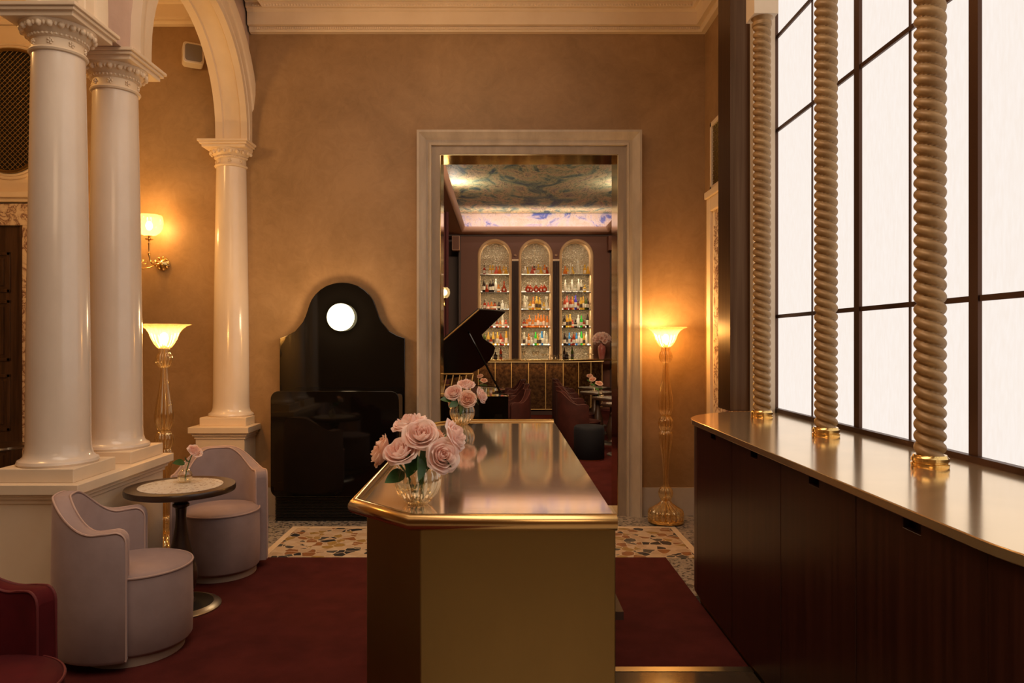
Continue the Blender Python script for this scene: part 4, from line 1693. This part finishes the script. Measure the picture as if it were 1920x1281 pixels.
ROWS = {
    (0, 0): 'square:red:.12 square:yellow:.33 square:yellow:.43 decanter:pink:.56 decanter:amber:.68 square:yellow:.83 decanter:yellow:.91',
    (0, 1): 'wine:dark:.10 decanter:red:.21 wine:dark:.33 wine:dark:.43 tall:white:.54 short:amber:.64 cone:red:.84',
    (0, 2): 'square:red:.13 short:pink:.26 short:amber:.38 short:red:.50 short:dark:.65 square:white:.78 short:clear:.92',
    (0, 3): 'wine:amber:.10 wine:red:.24 short:red:.38 short:red:.58 short:amber:.70 tall:clear:.79 short:pink:.91',
    (0, 4): 'wine:olive:.12 wine:yellow:.26 short:red:.36 wine:yellow:.44 tall:yellow:.60 wine:red:.72 short:pink:.79 tall:yellow:.92',
    (1, 0): 'short:white:.12 decanter:yellow:.21 decanter:pink:.38 square:red:.46 square:yellow:.60 decanter:yellow:.70 square:amber:.83 decanter:red:.92',
    (1, 1): 'round:red:.22 round:red:.32 round:red:.52 round:red:.72 round:red:.82',
    (1, 2): 'tall:clear:.09 globe:clear:.18 short:yellow:.30 wine:amber:.42 wine:yellow:.54 wine:yellow:.66 short:yellow:.80 globe:clear:.91',
    (1, 3): 'short:red:.08 short:amber:.19 wine:amber:.28 short:amber:.40 wine:amber:.50 tall:amber:.60 wine:amber:.70 tall:amber:.81 wine:amber:.92',
    (1, 4): 'wine:clear:.08 short:white:.18 wine:amber:.25 short:white:.35 tall:green:.50 wine:yellow:.59 wine:clear:.67 tall:blue:.74 tall:clear:.82 tall:clear:.92',
    (2, 0): 'decanter:amber:.11 short:yellow:.20 decanter:clear:.30 decanter:yellow:.39 square:clear:.53 globe:clear:.60 square:clear:.70 square:yellow:.84 decanter:yellow:.94',
    (2, 1): 'tall:white:.11 short:clear:.25 tall:white:.36 short:clear:.48 tall:white:.60 wine:clear:.71 short:yellow:.82',
    (2, 2): 'wine:red:.09 tall:pink:.19 wine:red:.30 wine:amber:.39 tall:violet:.49 square:red:.59 wine:yellow:.69 tall:yellow:.79 wine:olive:.87 wine:dark:.95',
    (2, 3): 'wine:dark:.08 wine:yellow:.19 wine:yellow:.29 short:pink:.39 short:dark:.49 wine:white:.60 wine:green:.70 short:red:.81 tall:dark:.93',
    (2, 4): 'wine:dark:.09 short:dark:.19 tall:blue:.26 wine:red:.42 short:red:.36 tall:blue:.54 wine:white:.62 tall:green:.72 wine:yellow:.80 tall:white:.90',
}
rnd = random.Random(3)
for (n, s), row in ROWS.items():
    items = sorted([it.split(':') for it in row.split()], key=lambda q: float(q[2]))
    for i, (kd, cl, fx) in enumerate(items):
        x = NX[n] - HW + .02 + (2 * HW - .04) * float(fx)
        close = i % 2
        bottle(x, BY + .10 + .10 * close, SZ[s] + .0005, kd, cl,
               '%s %s, %s from left, %s shelf, %s niche' % (CW[cl], KW[kd], ORD[i], SH[s], NN[n]),
               'bottles on the %s shelf of the %s niche' % (SH[s], NN[n]), dark=(cl in ('yellow', 'clear') and kd == 'wine'), s=.93 + .16 * rnd.random())

# ------------------------------------------------------------------ the bar counter
BX = [(-2.35, 15.4), (-.145, 15.4), (.208, 15.4), (.578, 15.4), (.947, 15.4), (1.328, 15.4), (1.68, 15.56), (1.98, 15.81), (2.265, 16.08)]
t = thing('bar_counter', 'long bar counter with brown onyx panels, brass dividers and brass top', 'bar', (0, 15.4, 0))
def off(path, d):
    out = []
    for i, p in enumerate(path):
        a = Vector(path[max(0, i - 1)]); c = Vector(path[min(len(path) - 1, i + 1)])
        tt = (c - a).normalized()
        n = Vector((tt.y, -tt.x))
        out.append((p[0] + n.x * d, p[1] + n.y * d))
    return out
full = [(-2.35, 15.4), (-1.62, 15.4), (-1.25, 15.4), (-.88, 15.4), (-.51, 15.4)] + BX[1:]
rel = [(x, y - 15.4) for x, y in full]
b = MB(); b.prism(rel + [(2.265, 1.1), (-2.35, 1.1)], .12, 1.15)
b.build('front_panels', M['brown_stone'], t, 0)
b = MB(); b.prism(off(rel, -.05) + [(2.2, 1.1), (-2.35, 1.1)], 0, .12)
b.build('plinth', M['burgundy_dark'], t, 0)
outer = off(rel, .10)
b = MB(); b.prism(outer + [(2.58, .75), (2.58, 1.0), (-2.35, 1.0)], 1.165, 1.205)
b.build('top', M['gold'], t, 0, bevel=.01)
for x, y in rel[1:]:
    b = MB(); b.box(x - .007, x + .007, y - .012, y + .01, .12, 1.15)
    b.build('divider', M['satin_gold'], t, 0)
b = MB()
o2 = off(rel, .03)
o3 = off(rel, .05)
b.prism(o2 + list(reversed(o3)), 1.150, 1.164)
b.build('light_strip', M['led_low'], t, 0)
b = MB(); b.prism(off(rel, .012) + list(reversed(off(rel, 0))), .12, .14)
b.build('footing_strip', M['satin_gold'], t, 0)
lamp('bar_front_light', 'AREA', (.2, 15.28, 1.12), 5, (1, .55, .2), 3.4, (0, 0, 0), .05)

BT = 1.2055
for i, (u, cl, kd) in enumerate(((939, 'red', 'wine'), (1058, 'dark', 'wine'), (1063, 'dark', 'short'), (1073, 'olive', 'wine'), (929, 'dark', 'short'))):
    nm = ['dark red bottle standing on the bar top left of the first pilaster', 'taller of the two dark bottles standing together on the bar top', 'shorter of the two dark bottles standing together on the bar top',
          'dark green bottle standing alone on the bar top below the right niche', 'small dark bottle on the bar top behind the piano lid'][i]
    p = at(u, 668, 15.9)
    bottle(p.x, 15.9, BT, kd, cl, nm, 'bottles on the bar top', dark=True, s=.9)
# stemmed glasses and tumblers on the bar top
g0 = None
GL = [(982, 'w'), (1001, 'w'), (1008, 'w'), (1018, 's'), (1025, 's'), (1035, 't'), (1042, 't'), (1051, 's'), (1104, 's'), (1109, 's'), (935, 't'), (922, 't')]
gm = MB(); gm.lathe_open([(.032, 0), (.030, .003), (.004, .006), (.0035, .08), (.012, .09), (.036, .12), (.040, .15), (.034, .19)], 20)
wm = gm.data('wine_glass', M['clear_glass'], 60)
gm = MB(); gm.lathe_open([(.030, 0), (.028, .003), (.004, .006), (.0035, .07), (.010, .08), (.045, .12), (.047, .125)], 20)
sm = gm.data('wine_glass', M['clear_glass'], 60)
gm = MB(); gm.lathe_open([(.0001, .002), (.034, 0), (.038, .01), (.041, .10)], 20)
tm = gm.data('tumbler', M['clear_glass'], 60)
for i, (u, kd) in enumerate(GL):
    p = at(u, 668, 15.75)
    o = bpy.data.objects.new('tumbler' if kd == 't' else 'wine_glass', {'w': wm, 's': sm, 't': tm}[kd])
    COL.objects.link(o); o.location = (p.x, 15.75, BT)
    what = {'w': 'rounded wine glass', 's': 'shallow coupe glass', 't': 'straight tumbler'}[kd]
    where = ['standing alone below the left end of the middle niche', 'left one of two side by side below the middle niche', 'right one of two side by side below the middle niche',
             'just right of the two wine glasses', 'next to the right end of the middle niche', 'left of the pair below the right pilaster', 'right of the pair below the right pilaster',
             'left of the dark bottles', 'left one of two at the right end of the bar', 'right one of two at the right end of the bar', 'beside the red bottle below the left niche', 'leftmost of the row, by the piano lid'][i]
    tag(o, 'clear %s, %s' % (what, where), 'glass', 'glasses on the bar top')

# big vase of roses at the right end of the bar
vp = at(1130, 669, 15.62)
t = thing('flower_vase', 'pink ceramic vase at the right end of the bar holding a large rose bouquet', 'vase', (vp.x, 15.75, BT))
b = MB(); b.lathe([(.055, 0), (.060, .01), (.085, .16), (.090, .24), (.078, .29), (.050, .325), (.055, .35)], 28)
b.build('body', simple('pink_ceramic', (.42, .10, .08), .4, col2=(.55, .22, .17), scale=6), t, 60)
rnd = random.Random(11)
rb = rose_bloom(.055, 12, 1.0).data('bloom', M['petal'], 180)
sm_ = MB(); sm_.tube([(0, 0, 0), (0, 0, -.16)], .004, 5)
leaf_mesh(sm_, (0, 0, -.10), (.05, 0, -.07), .02)
stm = sm_.data('stem', M['stem'], 60)
spots = []
for i in range(26):
    f = (i + .5) / 26
    ph = i * 2.39996
    el = math.acos(1 - 1.25 * f)
    spots.append((math.sin(el) * math.cos(ph), math.sin(el) * math.sin(ph), math.cos(el)))
for i, d in enumerate(spots):
    d = Vector(d)
    o = bpy.data.objects.new('rose', rb)
    COL.objects.link(o)
    q = Vector((vp.x + d.x * .18, 15.75 + d.y * .17, BT + .43 + d.z * .15))
    o.matrix_world = Matrix.Translation(q) @ rot_to(d + Vector((0, 0, .15)))
    tag(o, 'one pink rose of the dense bouquet in the pink vase on the bar', 'rose', 'roses of the big bouquet on the bar')
    c = bpy.data.objects.new('stem', stm); COL.objects.link(c); c.parent = o

# ------------------------------------------------------------------ chairs, tables and pouf in the bar room
proto = tub_chair('wine velvet tub chair nearest the doorway, behind the navy pouf', (1.12, 10.35, .004), math.radians(12), M['wine_velvet'], M['wine_pipe'], M['wine_velvet'], 'wine chairs at the right tables', .88, .70)
for i, (x, y, r) in enumerate(((1.18, 11.45, 12), (1.24, 12.6, 8), (1.30, 13.7, 5))):
    dup(proto, (x, y, .004), math.radians(r), ['second wine velvet tub chair of the right row, counted from the doorway', 'third wine velvet tub chair of the right row, counted from the doorway',
                                              'wine velvet tub chair of the right row closest to the bar'][i], 'wine chairs at the right tables')
for i, (x, y, r) in enumerate(((.10, 10.6, 196), (.14, 12.0, 190), (.12, 13.4, 186))):
    dup(proto, (x, y, .004), math.radians(r), ['wine velvet tub chair right behind the piano', 'middle wine velvet tub chair of the left row', 'wine velvet tub chair of the left row closest to the bar'][i],
        'wine chairs at the left tables')
TB = [(1.63, 8.62, 'nearest the doorway, cut by the door jamb'), (1.70, 10.0, 'second from the doorway'), (1.72, 11.1, 'third from the doorway'), (1.66, 12.3, 'fourth from the doorway'), (1.76, 13.5, 'closest to the bar')]
tp = None
for i, (x, y, w_) in enumerate(TB):
    lb = 'small round table of the right row, %s' % w_
    if tp is None:
        tp = bistro_table(lb, (x, y, .004), group='round tables in the bar room')
    else:
        dup(tp, (x, y, .004), 0, lb, 'round tables in the bar room')
for i, (x, y) in enumerate(((-.52, 11.9), (-.48, 13.4))):
    dup(tp, (x, y, .004), 0, 'small round table left behind the piano, %s' % ('the nearer one' if i == 0 else 'the one nearer the bar'), 'round tables in the bar room')
TZ2 = .004 + .7285
bvp = None
small = rose_bloom(.05, 14, 1.0).data('bloom', M['petal_peach'], 180)
rs = MB(); rs.tube([(0, 0, 0), (.01, 0, -.10), (.03, 0, -.20)], .003, 5); leaf_mesh(rs, (.01, 0, -.09), (.07, 0, -.06), .022); leaf_mesh(rs, (.01, 0, -.11), (-.05, 0, -.07), .02)
rsm = rs.data('stem', M['stem'], 60)
VB = [(1.56, 8.62, 'the table nearest the doorway'), (1.70, 10.0, 'the second table of the right row'), (1.55, 11.1, 'the third table of the right row'), (1.60, 12.3, 'the fourth table of the right row'), (1.70, 13.5, 'the table closest to the bar'),
      (-.27, 11.9, 'the nearer table behind the piano'), (-.38, 13.4, 'the far table behind the piano')]
for i, (x, y, w_) in enumerate(VB):
    lb = 'small glass bud vase on ' + w_
    if bvp is None:
        bvp = bud_vase(lb, (x, y, TZ2), 'bud vases in the bar room')
    else:
        dup(bvp, (x, y, TZ2), 0, lb, 'bud vases in the bar room')
    o = bpy.data.objects.new('rose', small); COL.objects.link(o)
    o.location = (x - .03, y, TZ2 + .215)
    o.rotation_euler = (.5, .2 * (i % 3 - 1), 0)
    tag(o, 'peach rose in the bud vase on ' + w_, 'rose', 'single roses in the bar room')
    c = bpy.data.objects.new('stem', rsm); COL.objects.link(c); c.parent = o
    c.rotation_euler = (-.5, 0, 0)
t = thing('pouf', 'navy velvet cylindrical pouf on the red carpet inside the doorway', 'pouf', (1.185, 9.66, .004))
b = MB(); b.lathe([(.195, .012), (.205, .02), (.207, .40), (.203, .435), (.185, .455), (.10, .462), (.0001, .464)], 48)
b.build('cushion', M['navy_velvet'], t, 60)
b = MB(); b.lathe([(.19, 0), (.19, .014)], 40)
b.build('base', M['gold'], t, 40)

# ------------------------------------------------------------------ grand piano
P0 = Vector((-1.35, 8.0, 1.02)); P1 = at(898, 580.3, 8.1); P2 = at(948, 584.2, 8.9)
nrm = (P1 - P0).cross(P2 - P0).normalized()
CAM = Vector((0, 0, CAMZ))
def on_lid(u, v):
    d = Vector(((u - 941) / FPX, 1, -(v - 640) / FPX))
    k = (P0 - CAM).dot(nrm) / d.dot(nrm)
    return CAM + d * k
outl = [(898, 580.3), (925, 581.6), (948, 584.2), (932, 600), (914, 617), (903.5, 627), (906, 634), (915, 641), (925, 647), (928.5, 652), (926, 662), (918, 676), (903, 689), (884, 699), (872, 704)]
pts = [P0] + [on_lid(u, v) for u, v in outl]
t = thing('grand_piano', 'black grand piano with raised lid just inside the doorway', 'piano', (-.6, 8.9, .004))
org = Vector((-.6, 8.9, .004))
b = MB()
n = len(pts)
lo = [p - org for p in pts]; hi = [p - nrm * (.022 if nrm.z < 0 else -.022) - org for p in pts]
b.add(lo + hi, [tuple(range(n)), tuple(reversed(range(n, 2 * n)))] + [(i, (i + 1) % n, n + (i + 1) % n, n + i) for i in range(n)])
b.build('lid', M['piano_lid'], t, 0)
b = MB(); b.tube([(P0 + (P1 - P0) * f - org) for f in (0, .25, .5, .75, 1)], .009, 6)
b.build('lid_edge', M['satin_gold'], t, 40)
rim = [(-1.37, 7.93), (.071, 7.92), (.071, 8.10), (-.02, 8.28), (-.11, 8.45), (-.09, 8.66), (-.02, 8.85), (.034, 9.06), (.01, 9.35), (-.13, 9.62), (-.42, 9.92), (-.75, 10.02), (-.95, 9.85)]
b = MB(); b.prism([(x + .6, y - 8.9) for x, y in rim], .62, .985)
b.build('case', M['black_gloss'], t, 30)
b = MB(); b.tube([(x + .6, y - 8.9, .985) for x, y in rim[1:]], .008, 6)
b.build('rim_edge', M['gold'], t, 40)
for x, y in ((-1.2, 8.15), (-.10, 8.15), (-.65, 9.7)):
    b = MB(); b.lathe([(.02, 0), (.03, .05), (.04, .10), (.045, .55), (.06, .62)], 16, c=(x + .6, y - 8.9, 0))
    b.build('leg', M['black_gloss'], t, 40)
b = MB()
for i in range(9):
    x = -.98 + i * .076 + .6
    b.tube([(x, 8.12 - 8.9, .99), (x + .04, 8.22 - 8.9, 1.215)], .007, 5)
b.tube([(-.98 + .6, 8.22 - 8.9, 1.22), (-.33 + .6, 8.22 - 8.9, 1.22)], .011, 6)
b.tube([(-1.02 + .6, 8.12 - 8.9, .995), (-.37 + .6, 8.12 - 8.9, .995)], .009, 6)
b.build('music_desk', M['satin_gold'], t, 40)
b = MB(); b.tube([at(940, 739, 8.35) - org, at(869, 603, 8.5) - org], .012, 8)
b.build('prop_stick', M['black_gloss'], t, 40)
b = MB(); b.box(-1.30 + .6, 0 + .6, 7.70 - 8.9, 7.925 - 8.9, .60, .68); b.box(-1.30 + .6, -1.2 + .6, 7.70 - 8.9, 7.925 - 8.9, .68, .76); b.box(-.08 + .6, 0 + .6, 7.70 - 8.9, 7.925 - 8.9, .68, .76)
b.build('keybed', M['black_gloss'], t, 0)

# ------------------------------------------------------------------ curtain, wall lamp and speakers of the bar room
def curtain(label, x0, x1, y, seedp):
    b = MB()
    rows = []
    for k in range(2):
        z = .02 if k == 0 else 4.08
        rows.append([(x0 + (x1 - x0) * i / 60, y + .035 * math.sin(i * .85 + seedp) + .01 * math.sin(i * .31), z) for i in range(61)])
    rows2 = [[(x, yy + .012, z) for x, yy, z in r] for r in reversed(rows)]
    b.grid(rows + rows2, False)
    tag(b.build('curtain', M['curtain'], smooth=60), label, 'curtain')
curtain('wine red curtain hanging at the left of the bar room beside the back bar', -1.75, -1.02, 13.6, 0)
cp_ = at(833, 548, 10.6)
t = thing('wall_lamp', 'glowing globe lamp on a gilt bracket at the left side of the bar room', 'wall lamp', (cp_.x, 10.6, cp_.z))
b = MB(); b.lathe([(.010, -.22), (.02, -.20), (.008, -.18), (.008, -.12), (.03, -.10), (.04, -.085)], 16)
b.tube([(0, 0, -.2), (-.3, .0, -.24), (-.6, 0, -.16), (-1.5, 0, -.16)], .012, 8)
b.build('bracket', M['gold'], t, 40)
b = MB(); b.lathe_open([(.04, -.085), (.075, -.05), (.088, 0), (.075, .05), (.05, .075)], 24)
b.build('shade', M['sconce_glass'], t, 60)
b = MB(); b.sphere((0, 0, 0), .045, 14, 8)
b.build('bulb', M['bulb'], t, 180)
l = lamp('wall_lamp_light', 'POINT', (0, -.0, .0), 8, WARM, .05); l.parent = t
for (u, lb) in ((855, 'brown box speaker high on the left beside the back bar'), (1147, 'brown box speaker high on the right beside the back bar')):
    p = at(u, 456, 16.5)
    t = thing('box_speaker', lb, 'speaker', (p.x, 16.5, p.z))
    b = MB(); b.box(-.09, .09, -.08, .12, -.17, .17)
    b.build('body', M['cove'] if u < 1000 else M['burgundy_wall'], t, 0, bevel=.01)
    b = MB(); b.box(-.075, .075, -.086, -.08, -.155, .155)
    b.build('mesh', M['burgundy_wall'], t, 0)
    b = MB(); b.box(-.02, .02, .12, .30 if u < 1000 else .3, -.02, .02)
    b.build('bracket', M['black_matt'], t, 0)
